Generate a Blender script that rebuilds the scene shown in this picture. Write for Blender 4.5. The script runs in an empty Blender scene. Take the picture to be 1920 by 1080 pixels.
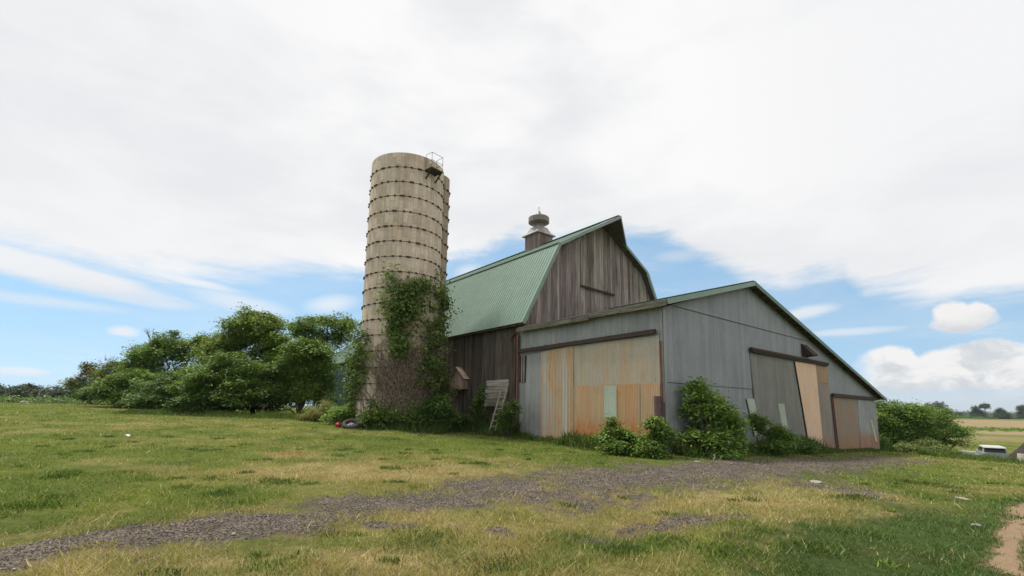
import bpy, math, random
import numpy as np
from mathutils import Matrix, Vector
random.seed(7); rng = np.random.default_rng(11)
scene = bpy.context.scene
COL = scene.collection
# ------------------------------------------------------------------ camera
F, CX, CY, PITCH, ROLL, EYE = 880., 960., 640., math.atan(125/880), 0.016, 1.6
fw = np.array([0, math.cos(PITCH), math.sin(PITCH)]); r0 = np.array([1., 0, 0]); u0 = np.cross(r0, fw)
RT = math.cos(ROLL)*r0+math.sin(ROLL)*u0; UP = -math.sin(ROLL)*r0+math.cos(ROLL)*u0
EYEP = np.array([0, 0, EYE])
def ray(px, py): return fw+RT*(px-CX)/F-UP*(py-CY)/F
def azel(px, py):
    d = ray(px, py); return math.atan2(d[0], d[1]), math.atan2(d[2], math.hypot(d[0], d[1]))
cam = bpy.data.cameras.new('camera'); camo = bpy.data.objects.new('camera', cam); COL.objects.link(camo)
M = Matrix.Identity(4)
for i in range(3): M[i][0], M[i][1], M[i][2] = RT[i], UP[i], -fw[i]
M[2][3] = EYE
camo.matrix_world = M
cam.lens = F/1920*36; cam.sensor_width = 36; cam.shift_y = 100/1920; cam.clip_start = .1; cam.clip_end = 20000
scene.camera = camo
# ------------------------------------------------------------------ building frame (local axes b, a, z)
AZ = math.radians(39.)
CB = np.array([math.cos(AZ), math.sin(AZ), 0]); CA = np.array([-math.sin(AZ), math.cos(AZ), 0])
C0 = np.array([5.689, 17.464, 0])
def Lw(b, a, z=0): return C0+CB*b+CA*a+np.array([0, 0, z])
# ------------------------------------------------------------------ noise / terrain in numpy
def _h(i, j, s):
    n = (i*374761393+j*668265263+s*144665) & 0x7fffffff
    n = ((n ^ (n >> 13))*1274126177) & 0x7fffffff
    n = ((n ^ (n >> 16))*2246822519) & 0x7fffffff
    return (n & 0xffff)/65535.
def vnoise(x, y, s=0):
    x = np.asarray(x, float); y = np.asarray(y, float)
    i = np.floor(x).astype(np.int64); j = np.floor(y).astype(np.int64); u = x-i; v = y-j
    u = u*u*(3-2*u); v = v*v*(3-2*v)
    return (_h(i, j, s)*(1-u)+_h(i+1, j, s)*u)*(1-v)+(_h(i, j+1, s)*(1-u)+_h(i+1, j+1, s)*u)*v
def fbm(x, y, s=0, o=4):
    t = 0; a = .5; n = 0
    for k in range(o):
        t = t+a*vnoise(x*2**k, y*2**k, s+k*17); n += a; a *= .55
    return t/n
CP = [(0,0,0),(-10,5,0),(10,5,-.02),(0,10,.02),(-8,10,.1),(10,12,-.08),(5.7,17.5,0),(.45,23.9,.15),(-6.5,27,.5),(-14,30,.68),
      (-17,33,.74),(-25,38,.92),(-48,45,1.3),(-38,46,1.3),(-30,30,.75),(-60,70,1.1),(-110,100,.5),(-30,70,.9),(17.3,26.8,-.52),(25.9,33.8,-.97),
      (33,36,-1.7),(36,38,-2.1),(20,12,-.35),(30,20,-1.1),(38,30,-1.9),(60,60,-2.9),(80,30,-2.7),(50,45,-2.7),(13,22,-.3),(10,19.5,-.15),(22,29,-.75),(-5,18,.17),
      (-20,20,.45),(-12,17,.25),(0,-20,0),(-40,0,.2),(40,0,-1)]
for k in range(16):
    t = k*math.pi/8; s = math.sin(t)
    CP.append((300*math.sin(t), 300*math.cos(t), -1.9-.9*s))
CP = np.array(CP, float)
def _k(d2): return np.sqrt(d2+9)
_d = ((CP[:, None, :2]-CP[None, :, :2])**2).sum(-1)
WT = np.linalg.solve(_k(_d)+np.eye(len(CP))*.02, CP[:, 2]-CP[:, 2].mean()); ZM = CP[:, 2].mean()
def terr(x, y):
    x = np.atleast_1d(np.asarray(x, float)); y = np.atleast_1d(np.asarray(y, float))
    r = np.hypot(x, y); f = np.minimum(1, 300/np.maximum(r, 1e-6)); X = x*f; Y = y*f
    z = np.full(X.shape, ZM)
    for (cx, cy, _), w in zip(CP, WT): z = z+w*_k((X-cx)**2+(Y-cy)**2)
    near = np.clip(1-r/60, 0, 1)
    z = z+near*((fbm(x*.5, y*.5, 3, 3)-.5)*.16+(fbm(x*2.2, y*2.2, 5, 2)-.5)*.07)
    return z
def t1(x, y): return float(terr(x, y)[0])
def gnd(px, py):
    d = ray(px, py); t = (0-EYE)/d[2] if d[2] < -1e-4 else 200.
    s = np.linspace(3, 400, 6000); p = EYEP[None]+d[None]*s[:, None]
    below = np.nonzero(p[:, 2] < terr(p[:, 0], p[:, 1]))[0]
    k = below[0] if len(below) else len(s)-1
    return p[k]
def at(px, dep, py=760):
    d = ray(px, py); p = EYEP+d*dep/d[1]; return np.array([p[0], p[1], t1(p[0], p[1])])
def hz(px): return 765+.016*(px-960)
def zof(py, px, dep):
    d = ray(px, py); return EYE+d[2]*dep/d[1]
# ------------------------------------------------------------------ materials
class NB:
    def __init__(s, nt): s.nt = nt
    def n(s, t, **kw):
        o = s.nt.nodes.new(t)
        for k, v in kw.items(): setattr(o, k, v)
        return o
    def set(s, i, v):
        if isinstance(v, bpy.types.NodeSocket): s.nt.links.new(v, i)
        elif v is not None:
            if i.type == 'RGBA' and hasattr(v, '__len__') and len(v) == 3: v = (*v, 1)
            i.default_value = v
    def m(s, op, a, b=None, c=None, clamp=False):
        o = s.n('ShaderNodeMath', operation=op, use_clamp=clamp)
        for i, v in zip(o.inputs, (a, b, c)): s.set(i, v)
        return o.outputs[0]
    def mix(s, f, a, b, bt='MIX'):
        o = s.n('ShaderNodeMix', data_type='RGBA', blend_type=bt, clamp_factor=True)
        s.set(o.inputs[0], f); s.set(o.inputs[6], a); s.set(o.inputs[7], b); return o.outputs[2]
    def noise(s, v, sc=1, d=3, r=.55, dist=0):
        o = s.n('ShaderNodeTexNoise'); s.set(o.inputs['Vector'], v); o.inputs['Scale'].default_value = sc
        o.inputs['Detail'].default_value = d; o.inputs['Roughness'].default_value = r; o.inputs['Distortion'].default_value = dist
        return o.outputs['Fac']
    def mapr(s, v, sc=(1, 1, 1), loc=(0, 0, 0), rot=(0, 0, 0)):
        o = s.n('ShaderNodeMapping'); s.set(o.inputs['Vector'], v); o.inputs['Scale'].default_value = sc
        o.inputs['Location'].default_value = loc; o.inputs['Rotation'].default_value = rot; return o.outputs[0]
    def ramp(s, f, st, interp='LINEAR'):
        o = s.n('ShaderNodeValToRGB'); cr = o.color_ramp; cr.interpolation = interp; s.set(o.inputs[0], f)
        while len(cr.elements) < len(st): cr.elements.new(.5)
        for e, (p, c) in zip(cr.elements, st):
            e.position = p; e.color = (c, c, c, 1) if not hasattr(c, '__len__') else (*c, 1)
        return o.outputs[0]
    def ss(s, v, a, b):
        o = s.n('ShaderNodeMapRange', interpolation_type='SMOOTHSTEP'); s.set(o.inputs[0], v)
        s.set(o.inputs[1], a); s.set(o.inputs[2], b); return o.outputs[0]
    def sep(s, v):
        o = s.n('ShaderNodeSeparateXYZ'); s.set(o.inputs[0], v); return o.outputs
    def comb(s, x, y, z):
        o = s.n('ShaderNodeCombineXYZ')
        for i, v in zip(o.inputs, (x, y, z)): s.set(i, v)
        return o.outputs[0]
    def obj(s): return s.n('ShaderNodeTexCoord').outputs['Object']
    def attr(s, nm='col'): return s.n('ShaderNodeAttribute', attribute_name=nm).outputs['Color']
    def bump(s, h, st=.3, d=.02):
        o = s.n('ShaderNodeBump'); s.set(o.inputs['Height'], h); o.inputs['Strength'].default_value = st; o.inputs['Distance'].default_value = d
        return o.outputs[0]
def newmat(name):
    m = bpy.data.materials.new(name); m.use_nodes = True; nt = m.node_tree; nt.nodes.clear(); b = NB(nt)
    out = b.n('ShaderNodeOutputMaterial'); return m, b, out
def finish(b, out, col, rough=.8, metal=0., nrm=None, spec=.3):
    p = b.n('ShaderNodeBsdfPrincipled'); b.set(p.inputs['Base Color'], col); b.set(p.inputs['Roughness'], rough)
    b.set(p.inputs['Metallic'], metal); p.inputs['Specular IOR Level'].default_value = spec
    if nrm is not None: b.set(p.inputs['Normal'], nrm)
    b.nt.links.new(p.outputs[0], out.inputs['Surface']); return p
def plain(name, c, rough=.7, metal=0., var=.25, sc=6.):
    m, b, o = newmat(name); v = b.obj(); f = b.noise(v, sc, 4)
    c2 = [x*(1-var) for x in c]; c1 = [min(1, x*(1+var)) for x in c]
    finish(b, o, b.mix(f, c2, c1), rough, metal, b.bump(b.noise(v, sc*5, 3), .2, .01)); return m
def leafmat(name, tr=.3):
    m, b, o = newmat(name); c = b.attr()
    p = b.n('ShaderNodeBsdfPrincipled'); b.set(p.inputs['Base Color'], c); p.inputs['Roughness'].default_value = .55; p.inputs['Specular IOR Level'].default_value = .25
    t = b.n('ShaderNodeBsdfTranslucent'); b.set(t.inputs[0], b.mix(1., c, (1.2, 1.25, .6), 'MULTIPLY'))
    x = b.n('ShaderNodeMixShader'); x.inputs[0].default_value = tr
    b.nt.links.new(p.outputs[0], x.inputs[1]); b.nt.links.new(t.outputs[0], x.inputs[2]); b.nt.links.new(x.outputs[0], o.inputs[0]); return m
def woodmat(name, c1, c2, c3, along='z'):
    """weathered boards; per-board tone in attribute col"""
    m, b, o = newmat(name); v = b.obj(); t = b.attr()
    sc = (22, 22, .7) if along == 'z' else (22, .7, 22) if along == 'y' else (.7, 22, 22)
    g = b.noise(b.mapr(v, sc), 1., 5, .65); k = b.noise(v, .7, 4); w = b.noise(b.mapr(v, (3, 3, .25) if along == 'z' else (1, 1, 1)), 1, 3)
    col = b.mix(b.ss(g, .3, .72), c1, c2); col = b.mix(b.m('MULTIPLY', b.ss(k, .5, .72), .6), col, c3)
    col = b.mix(b.m('MULTIPLY', b.ss(w, .52, .7), .5), col, [x*.45 for x in c1])
    col = b.mix(1., col, t, 'MULTIPLY')
    finish(b, o, col, .9, 0, b.bump(g, .5, .02), .1); return m
def steelmat(name, base, dark, rust=0., rbot=0., ztop=2.5, seed=0., rc=((.36,.13,.045),(.42,.24,.10)), metal=.15, rough=.5, tint=None, tv=.5, hs=1.6):
    """galvanised sheet: vertical streaks, spangle, rust in running stains and creeping up from the lower edge"""
    m, b, o = newmat(name); v = b.mapr(b.obj(), loc=(seed*3.1, seed*1.7, 0))
    zz = b.sep(b.obj())[2]
    st = b.noise(b.mapr(v, (5, 5, .22)), 1., 5, .6); bl = b.noise(v, .8, 4, .6); fine = b.noise(b.mapr(v, (14, 14, 4)), 1, 4, .6)
    wide = b.noise(b.mapr(v, (hs, hs, .1)), 1, 3)
    col = b.mix(b.ss(b.m('ADD', b.m('MULTIPLY', st, .6), b.m('MULTIPLY', bl, .4)), .36, .64), dark, base)
    if tint: col = b.mix(b.m('MULTIPLY', b.ss(wide, .38, .62), tv), col, tint)
    col = b.mix(b.m('MULTIPLY', b.ss(fine, .52, .75), .35), col, [x*.55 for x in dark])
    if rust or rbot:
        up = b.ss(zz, ztop, 0.)
        q = b.m('ADD', b.m('ADD', b.m('MULTIPLY', wide, 1.1), b.m('MULTIPLY', st, .6)), b.m('ADD', b.m('MULTIPLY', up, rbot), rust-.85))
        q = b.m('ADD', q, b.m('MULTIPLY', b.m('SUBTRACT', bl, .5), .5))
        rcol = b.mix(b.ss(b.m('ADD', b.m('MULTIPLY', fine, .5), b.m('MULTIPLY', wide, .5)), .4, .62), rc[0], rc[1])
        col = b.mix(b.m('MULTIPLY', b.ss(q, .3, .68), .95), col, rcol)
    finish(b, o, col, rough, metal, b.bump(fine, .15, .01), .3); return m
MT = {}
MT['galv'] = steelmat('galvanised_steel', (.34,.345,.355), (.265,.27,.28), .0, .12, 1.5, 1)
MT['galv_warm'] = steelmat('galvanised_steel_warm', (.37,.365,.345), (.27,.265,.25), .04, .1, 1.5, 2)
MT['galv_light'] = steelmat('galvanised_light', (.39,.375,.355), (.28,.27,.255), .0, .15, 1., 3)
MT['door_tan'] = steelmat('tarnished_tan_steel', (.56,.47,.345), (.42,.345,.24), .34, .1, 4, 4, rc=((.46,.25,.12),(.54,.385,.22)), tint=(.50,.475,.43), tv=.6, hs=2.2)
MT['door_rust'] = steelmat('rusted_tan_steel', (.58,.42,.26), (.47,.315,.175), .40, .6, 2.0, 5, rc=((.50,.145,.04),(.56,.30,.12)), metal=.05, rough=.7, hs=.8)
MT['door_stripe'] = steelmat('striped_rust_steel', (.54,.51,.45), (.43,.39,.32), .47, .3, 1.0, 6, rc=((.50,.20,.065),(.52,.34,.17)), metal=.1, rough=.6, hs=3.2)
MT['door_brown'] = steelmat('brown_rust_steel', (.34,.31,.28), (.25,.22,.19), .43, .22, 1.0, 7, rc=((.34,.15,.075),(.37,.24,.16)), metal=.1, rough=.65, hs=2.2)
MT['door_grey'] = steelmat('dull_grey_door_steel', (.29,.28,.255), (.225,.215,.19), .1, .55, 1.3, 8, rc=((.34,.17,.09),(.36,.24,.16)))
MT['tan'] = steelmat('tan_painted_sheet', (.84,.585,.41), (.74,.51,.35), .0, .1, 1., 9, metal=0, rough=.6)
MT['patch'] = steelmat('pale_green_sheet', (.46,.50,.39), (.38,.42,.32), .0, .0, 1., 10, metal=0, rough=.5)
MT['mossroof'] = plain('mossy_old_roof', (.12,.115,.085), .95, 0, .45, 3)
MT['roofgreen'] = steelmat('green_roof_steel', (.225,.31,.245), (.19,.27,.21), metal=.0, rough=.33, seed=12)
MT['trimgreen'] = steelmat('green_trim_steel', (.12,.20,.145), (.09,.16,.11), metal=.0, rough=.45, seed=13)
MT['darkgreen'] = steelmat('dark_green_siding', (.03,.088,.056), (.022,.066,.043), metal=.0, rough=.5, seed=14)
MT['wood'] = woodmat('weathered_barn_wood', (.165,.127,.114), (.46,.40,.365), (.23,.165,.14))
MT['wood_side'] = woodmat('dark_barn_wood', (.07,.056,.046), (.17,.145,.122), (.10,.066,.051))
MT['trimwood'] = woodmat('grey_rotten_wood', (.075,.067,.052), (.22,.20,.165), (.08,.08,.045), 'y')
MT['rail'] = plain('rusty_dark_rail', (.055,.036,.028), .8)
MT['rustpost'] = plain('orange_rust', (.22,.09,.045), .85, 0, .4)
MT['darkin'] = plain('dark_gap', (.02,.018,.016), .9)
MT['hoop'] = plain('rusty_hoop', (.06,.045,.035), .8)
MT['leaf'] = leafmat('leaf', .27); MT['blade'] = leafmat('blade', .25)
MT['bark'] = plain('bark', (.11,.085,.065), .95, 0, .35, 9)
MT['deadwood'] = plain('dead_twig', (.21,.18,.16), .95)
MT['vinestem'] = plain('vine_stem', (.22,.165,.13), .95)
MT['white'] = plain('white_paint', (.72,.72,.70), .4, 0, .06)
MT['stone'] = plain('pale_stone', (.30,.275,.235), .9)
MT['tin'] = steelmat('weathered_tin', (.26,.22,.21), (.19,.155,.15), .1, 0, 1, 15, metal=.3, rough=.5)
MT['shiny'] = plain('bright_tin', (.62,.60,.60), .3, .6, .08)
MT['rubber'] = plain('old_rubber', (.06,.058,.055), .9)
MT['glass'] = plain('dark_glass', (.03,.035,.04), .1, 0, .1)
# ------------------------------------------------------------------ mesh builder
class MB:
    def __init__(s): s.v = []; s.f = []; s.c = []
    def quad(s, *p, c=1.):
        k = len(s.v); s.v += [tuple(map(float, q)) for q in p]; s.c += [c]*len(p); s.f.append(tuple(range(k, k+len(p))))
    def hexa(s, p, c=1.):
        """p: 8 corners, bottom ring then top ring"""
        k = len(s.v); s.v += [tuple(map(float, q)) for q in p]; s.c += [c]*8
        for f in ((3,2,1,0),(4,5,6,7),(0,1,5,4),(1,2,6,5),(2,3,7,6),(3,0,4,7)): s.f.append(tuple(k+i for i in f))
    def box(s, x0, x1, y0, y1, z0, z1, c=1.):
        s.hexa([(x0,y0,z0),(x1,y0,z0),(x1,y1,z0),(x0,y1,z0),(x0,y0,z1),(x1,y0,z1),(x1,y1,z1),(x0,y1,z1)], c)
    def beam(s, p, q, w, h, up=(0,0,1), c=1.):
        p = np.array(p, float); q = np.array(q, float); d = q-p; d /= np.linalg.norm(d); u = np.array(up, float)
        x = np.cross(d, u); x /= np.linalg.norm(x); u = np.cross(x, d); x = x*w/2; u = u*h/2
        s.hexa([p-x-u, p+x-u, q+x-u, q-x-u, p-x+u, p+x+u, q+x+u, q-x+u], c)
    def tube(s, pts, rad, n=6, c=1., cap=True):
        pts = [np.array(p, float) for p in pts]
        if not hasattr(rad, '__len__'): rad = [rad]*len(pts)
        k = len(s.v); ref = np.array([.31, .17, .93])
        for i, p in enumerate(pts):
            d = pts[min(i+1, len(pts)-1)]-pts[max(i-1, 0)]; d = d/(np.linalg.norm(d)+1e-9)
            x = np.cross(d, ref); x /= np.linalg.norm(x)+1e-9; y = np.cross(d, x)
            for j in range(n):
                t = 2*math.pi*j/n; s.v.append(tuple(p+(x*math.cos(t)+y*math.sin(t))*rad[i])); s.c.append(c)
        for i in range(len(pts)-1):
            for j in range(n):
                s.f.append((k+i*n+j, k+i*n+(j+1) % n, k+(i+1)*n+(j+1) % n, k+(i+1)*n+j))
        if cap: s.f.append(tuple(k+j for j in range(n))[::-1]); s.f.append(tuple(k+(len(pts)-1)*n+j for j in range(n)))
    def lathe(s, prof, cx=0, cy=0, n=24, c=1.):
        k = len(s.v)
        for r, z in prof:
            for j in range(n):
                t = 2*math.pi*j/n; s.v.append((cx+r*math.cos(t), cy+r*math.sin(t), z)); s.c.append(c)
        for i in range(len(prof)-1):
            for j in range(n): s.f.append((k+i*n+j, k+i*n+(j+1) % n, k+(i+1)*n+(j+1) % n, k+(i+1)*n+j))
    def build(s, name, mat, parent=None, off=(0,0,0), smooth=False, label=None):
        me = bpy.data.meshes.new(name)
        me.from_pydata([(x-off[0], y-off[1], z-off[2]) for x, y, z in s.v], [], s.f)
        at_ = me.attributes.new('col', 'FLOAT_COLOR', 'POINT')
        cc = np.ones((len(s.v), 4), np.float32)
        for i, c in enumerate(s.c): cc[i, :3] = c
        at_.data.foreach_set('color', cc.ravel())
        if mat: me.materials.append(mat)
        if smooth: me.polygons.foreach_set('use_smooth', [True]*len(me.polygons))
        me.update(); o = bpy.data.objects.new(name, me); COL.objects.link(o); o.parent = parent
        if label: o['label'] = label
        return o
def npmesh(name, V, Fc, mat, parent=None, col=None, smooth=False):
    """V (n,3); Fc (m,k) constant-size faces"""
    me = bpy.data.meshes.new(name); n, m, k = len(V), len(Fc), Fc.shape[1]
    me.vertices.add(n); me.vertices.foreach_set('co', np.ascontiguousarray(V, np.float32).ravel())
    me.loops.add(m*k); me.loops.foreach_set('vertex_index', np.ascontiguousarray(Fc, np.int32).ravel())
    me.polygons.add(m); me.polygons.foreach_set('loop_start', np.arange(0, m*k, k, dtype=np.int32))
    if smooth: me.polygons.foreach_set('use_smooth', np.ones(m, bool))
    if col is not None:
        a_ = me.attributes.new('col', 'FLOAT_COLOR', 'POINT'); cc = np.ones((n, 4), np.float32); cc[:, :3] = col
        a_.data.foreach_set('color', cc.ravel())
    me.materials.append(mat); me.update(calc_edges=True); me.validate()
    o = bpy.data.objects.new(name, me); COL.objects.link(o); o.parent = parent; return o
def tag(o, label=None, cat=None, group=None, kind=None):
    if label: o['label'] = label
    if cat: o['category'] = cat
    if group: o['group'] = group
    if kind: o['kind'] = kind
    return o
def empty(name, loc, label, cat, group=None, rz=0.):
    o = bpy.data.objects.new(name, None); o.empty_display_size = .3; COL.objects.link(o)
    o.location = tuple(map(float, loc)); o.rotation_euler = (0, 0, rz); return tag(o, label, cat, group)
def lroot(name, b, a, z, label, cat):
    o = empty(name, Lw(b, a, z), label, cat, None, AZ); return o, (b, a, z)
# ------------------------------------------------------------------ ground
def poly_d(x, y, pts, hw):
    """min over segments of distance / half width"""
    best = np.full(np.shape(x), 1e9)
    for i in range(len(pts)-1):
        p, q = np.array(pts[i][:2]), np.array(pts[i+1][:2]); d = q-p
        t = np.clip(((x-p[0])*d[0]+(y-p[1])*d[1])/(d@d), 0, 1)
        w = hw[i]+(hw[i+1]-hw[i])*t
        best = np.minimum(best, np.hypot(x-p[0]-d[0]*t, y-p[1]-d[1]*t)/w)
    return best
def inside(x, y, P):
    r = np.zeros(np.shape(x), bool); n = len(P)
    for i in range(n):
        (x1, y1), (x2, y2) = P[i], P[(i+1) % n]
        if y1 == y2: continue
        c = ((y1 > y) != (y2 > y)) & (x < (x2-x1)*(y-y1)/(y2-y1)+x1); r ^= c
    return r
TRK = [gnd(*p) for p in ((-60,1072),(0,1056),(180,1012),(400,992),(640,956),(800,936),(960,918),(1100,904),(1250,890),(1400,880),(1560,868),(1700,860))]
TRKW = [.35,.42,.62,.85,1.,1.4,1.85,2.1,2.2,2.1,1.8,1.35]
TP2 = [gnd(1515,906), gnd(1570,916), gnd(1640,934)]
TP3 = [gnd(1060,1010), gnd(1130,1018)]; TP4 = [gnd(930,992), gnd(955,1004)]; TP5 = [gnd(1180,1000), gnd(1290,978)]; TP6 = [gnd(1325,972), gnd(1390,968)]; TP7=[gnd(690,985),gnd(760,990)]
DP = [(-2+14,-1), gnd(1890,1075), gnd(1888,1030), gnd(1905,985), gnd(1925,955), gnd(1990,925), (40,24), (70,36)]
LUSH_SHADE = [gnd(*p)[:2] for p in ((1405,1080),(1425,1020),(1480,1000),(1570,985),(1660,962),(1760,950),(1920,928))]+[(26,16),(40,20),(40,-2),(4,-2)]  # lush grass patch; its shade is painted in as a darker green
LUSH_SHADE_A = np.array([q for q in LUSH_SHADE])
def track_f(x, y):
    n = fbm(x*1.1, y*1.1, 21, 4)-.5; n2 = fbm(x*4., y*4., 31, 3)-.5; n3 = fbm(x*11., y*11., 37, 2)-.5
    t = 1-poly_d(x, y, TRK, TRKW)-np.clip((-x-1)/6, 0, 1)*.12
    strip = np.exp(-(poly_d(x, y, [gnd(820,932)[:2], gnd(1000,918)[:2], gnd(1120,912)[:2]], [.22,.28,.22]))**2)
    t = t-.42*strip
    for P, w in ((TP2, [.35,.75,.3]), (TP3, [.2,.3]), (TP4, [.16,.12]), (TP5, [.3,.3]), (TP6, [.2,.25]), (TP7,[.2,.15])):
        t = np.maximum(t, .75*(1-poly_d(x, y, P, w)))
    return t+n*(1.25+.7*np.clip((-x-.5)/3, 0, 1))+n2*1.1+n3*.5-.05
def dirt_f(x, y):
    n = fbm(x*1.3, y*1.3, 41, 4)-.5+(fbm(x*6, y*6, 43, 3)-.5)*.8
    return .85-poly_d(x, y, DP, [.3,.19,.2,.22,.3,.5,.7,1.])+n*1.1
def lush_shade_f(x, y):
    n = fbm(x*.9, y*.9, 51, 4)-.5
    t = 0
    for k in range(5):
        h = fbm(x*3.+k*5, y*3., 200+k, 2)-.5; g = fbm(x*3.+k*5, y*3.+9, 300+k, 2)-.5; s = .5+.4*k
        t = t+inside(x+n*1.6+h*s, y+(fbm(x*.9+7, y*.9, 57, 4)-.5)*2.2+g*s*1.6, LUSH_SHADE)
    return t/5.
BLOBS = [(1000,835,5.5,2.6,-.55),(830,835,3,2,-.25),(1150,860,3,1.6,-.35),(150,850,7,3.5,-.35),(100,900,3.5,2,-.3),(420,845,5,3,.1),(300,925,2.5,1.2,-.15),
         (600,890,3.,1.6,.42),(450,890,2.5,1.2,.3),(800,880,3,1.2,.25),(540,852,.9,.7,.6),(1450,960,2.6,1.1,.25),(1600,900,4,2,-.35),(1700,880,5,3,-.35),(1150,940,2,.9,.25),(1330,935,2.5,.8,.35),
         (1600,1040,3,2,-.2),(560,775,5,2.5,-.35),(200,770,14,4,-.18),(700,805,4,1.6,-.5),(1250,1000,1.3,.6,.2),(1180,1030,.7,.3,-.5),(1170,1030,.5,.3,-.5),(800,1010,1,.5,-.2),(500,1050,.9,.4,.2)]
BLW = [(gnd(p, q), sx, sy, w) for p, q, sx, sy, w in BLOBS]
def straw_f(x, y):
    r = np.hypot(x, y)
    s = np.interp(r, [4, 7, 10, 13, 18, 25, 35, 60, 200], [.57, .52, .46, .40, .36, .33, .27, .22, .22])
    for (p, sx, sy, w) in BLW: s = s+w*np.exp(-(((x-p[0])/sx)**2+((y-p[1])/sy)**2))
    s = s+(fbm(x*.35, y*.35, 61, 4)-.5)*1.0+(fbm(x*1.6, y*1.6, 67, 3)-.5)*1.0
    return np.clip(s, 0, 1)
G1 = np.array((.10,.148,.024)); G2 = np.array((.165,.20,.034)); S1 = np.array((.39,.31,.14)); S2 = np.array((.29,.24,.085)); LU_SHADE = np.array((.054,.098,.023)); FG = np.array((.16,.21,.055)); TANF = np.array((.36,.27,.15))
gnd540 = gnd(541, 852)
def gcol(x, y, jit=None):
    s = straw_f(x, y)[:, None]; k = fbm(x*.8, y*.8, 71, 3)[:, None]; k2 = fbm(x*.8+9, y*.8, 77, 3)[:, None]
    g = G1+(G2-G1)*np.clip((k-.3)*2.2, 0, 1); t = S2+(S1-S2)*np.clip((k2-.3)*2.2, 0, 1)
    c = g+(t-g)*np.clip((s-.15)*1.25, 0, 1)
    lu_shade = lush_shade_f(x, y)[:, None]; c = c+(LU_SHADE*(.8+.6*k)-c)*lu_shade*.88  # lush green with the patch's shade mixed into the colour
    q = gnd540; e = np.exp(-(((x-q[0])/.75)**2+((y-q[1])/.42)**2))[:, None]; c = c+(np.array((.34,.18,.08))-c)*np.clip(e*1.3-.2, 0, .8)
    # distant field bands on the right and beyond
    w = fbm(x*.05, y*.05, 81, 3)-.5
    far = np.clip((y-62+w*30-.15*np.abs(x))/20, 0, 1)[:, None]; right = np.clip((x-10)/10, 0, 1)[:, None]
    yy = np.hypot(x, y)+w*14; band = ((yy > 84) & ~((yy > 138) & (yy < 156))).astype(float)[:, None]
    band = band*np.clip((640-np.hypot(x, y))/40, 0, 1)[:, None]
    fc = FG*(.8+.5*k)*(1-band)+TANF*(.85+.3*k2)*band
    c = c+(fc-c)*far*right
    return c
azs = np.concatenate([np.linspace(-math.pi, -1.15, 70)[:-1], np.linspace(-1.15, 1.15, 560), np.linspace(1.15, math.pi, 70)[1:]])
rs = 1.5*1.0125**np.arange(0, 640); rs = rs[rs < 1690]
Rg, Ag = np.meshgrid(rs, azs, indexing='ij'); gx = (Rg*np.sin(Ag)).ravel(); gy = (Rg*np.cos(Ag)).ravel(); gz = terr(gx, gy)
nr, na = len(rs), len(azs)
I, J = np.meshgrid(np.arange(nr-1), np.arange(na-1), indexing='ij')
q = (I*na+J).ravel(); GF = np.stack([q, q+1, q+na+1, q+na], 1)[:, ::-1]
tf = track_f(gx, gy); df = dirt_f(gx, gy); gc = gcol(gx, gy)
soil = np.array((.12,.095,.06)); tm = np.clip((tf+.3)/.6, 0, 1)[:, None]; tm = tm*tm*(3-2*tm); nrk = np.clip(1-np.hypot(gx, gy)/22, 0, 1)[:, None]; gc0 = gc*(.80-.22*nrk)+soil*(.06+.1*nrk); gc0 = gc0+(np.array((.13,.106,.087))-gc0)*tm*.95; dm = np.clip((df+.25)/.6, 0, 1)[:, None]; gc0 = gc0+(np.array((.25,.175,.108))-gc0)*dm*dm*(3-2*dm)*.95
def groundmat():
    m, b, o = newmat('grassy_ground'); v = b.obj(); c = b.attr()
    f = b.noise(v, 9, 5, .7); g = b.noise(v, 45, 3, .7); h = b.noise(v, .25, 4)
    c = b.mix(1., c, b.ramp(f, [(.25, .55), (.5, .95), (.75, 1.35)]), 'MULTIPLY')
    c = b.mix(1., c, b.ramp(g, [(.3, .7), (.7, 1.25)]), 'MULTIPLY'); c = b.mix(1., c, b.ramp(h, [(.3, .88), (.7, 1.1)]), 'MULTIPLY')
    finish(b, o, c, .95, 0, b.bump(b.m('ADD', f, g), .6, .05), .05); return m
def gravelmat():
    m, b, o = newmat('dark_gravel'); v = b.obj()
    vo = b.n('ShaderNodeTexVoronoi'); vo.inputs['Scale'].default_value = 55; b.set(vo.inputs['Vector'], v)
    f = b.noise(v, 2.2, 4); g = b.noise(v, 30, 4, .7)
    c = b.mix(b.ss(f, .35, .65), (.12,.097,.073), (.178,.147,.115))
    c = b.mix(1., c, b.ramp(g, [(.3, .5), (.7, 1.45)]), 'MULTIPLY')
    c = b.mix(1., c, b.ramp(b.sep(vo.outputs['Color'])[1], [(0,.6),(1,1.4)]), 'MULTIPLY')
    c = b.mix(b.m('MULTIPLY', b.ss(b.sep(vo.outputs['Color'])[0], .9, .98), .35), c, (.26,.235,.21))
    finish(b, o, c, .95, 0, b.bump(b.m('ADD', vo.outputs['Distance'], g), .7, .03), .1); return m
def dirtmat():
    m, b, o = newmat('bare_tan_dirt'); v = b.obj(); f = b.noise(v, 3, 5, .65); g = b.noise(v, 30, 4, .7)
    c = b.mix(f, (.21,.145,.09), (.31,.22,.14)); c = b.mix(1., c, b.ramp(g, [(.3, .8), (.7, 1.15)]), 'MULTIPLY')
    finish(b, o, c, .95, 0, b.bump(b.m('ADD', f, g), .5, .03), .05); return m
MT['ground'] = groundmat()
gr = npmesh('ground', np.stack([gx, gy, gz], 1), GF, MT['ground'], None, gc0, True); tag(gr, kind='structure')
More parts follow.
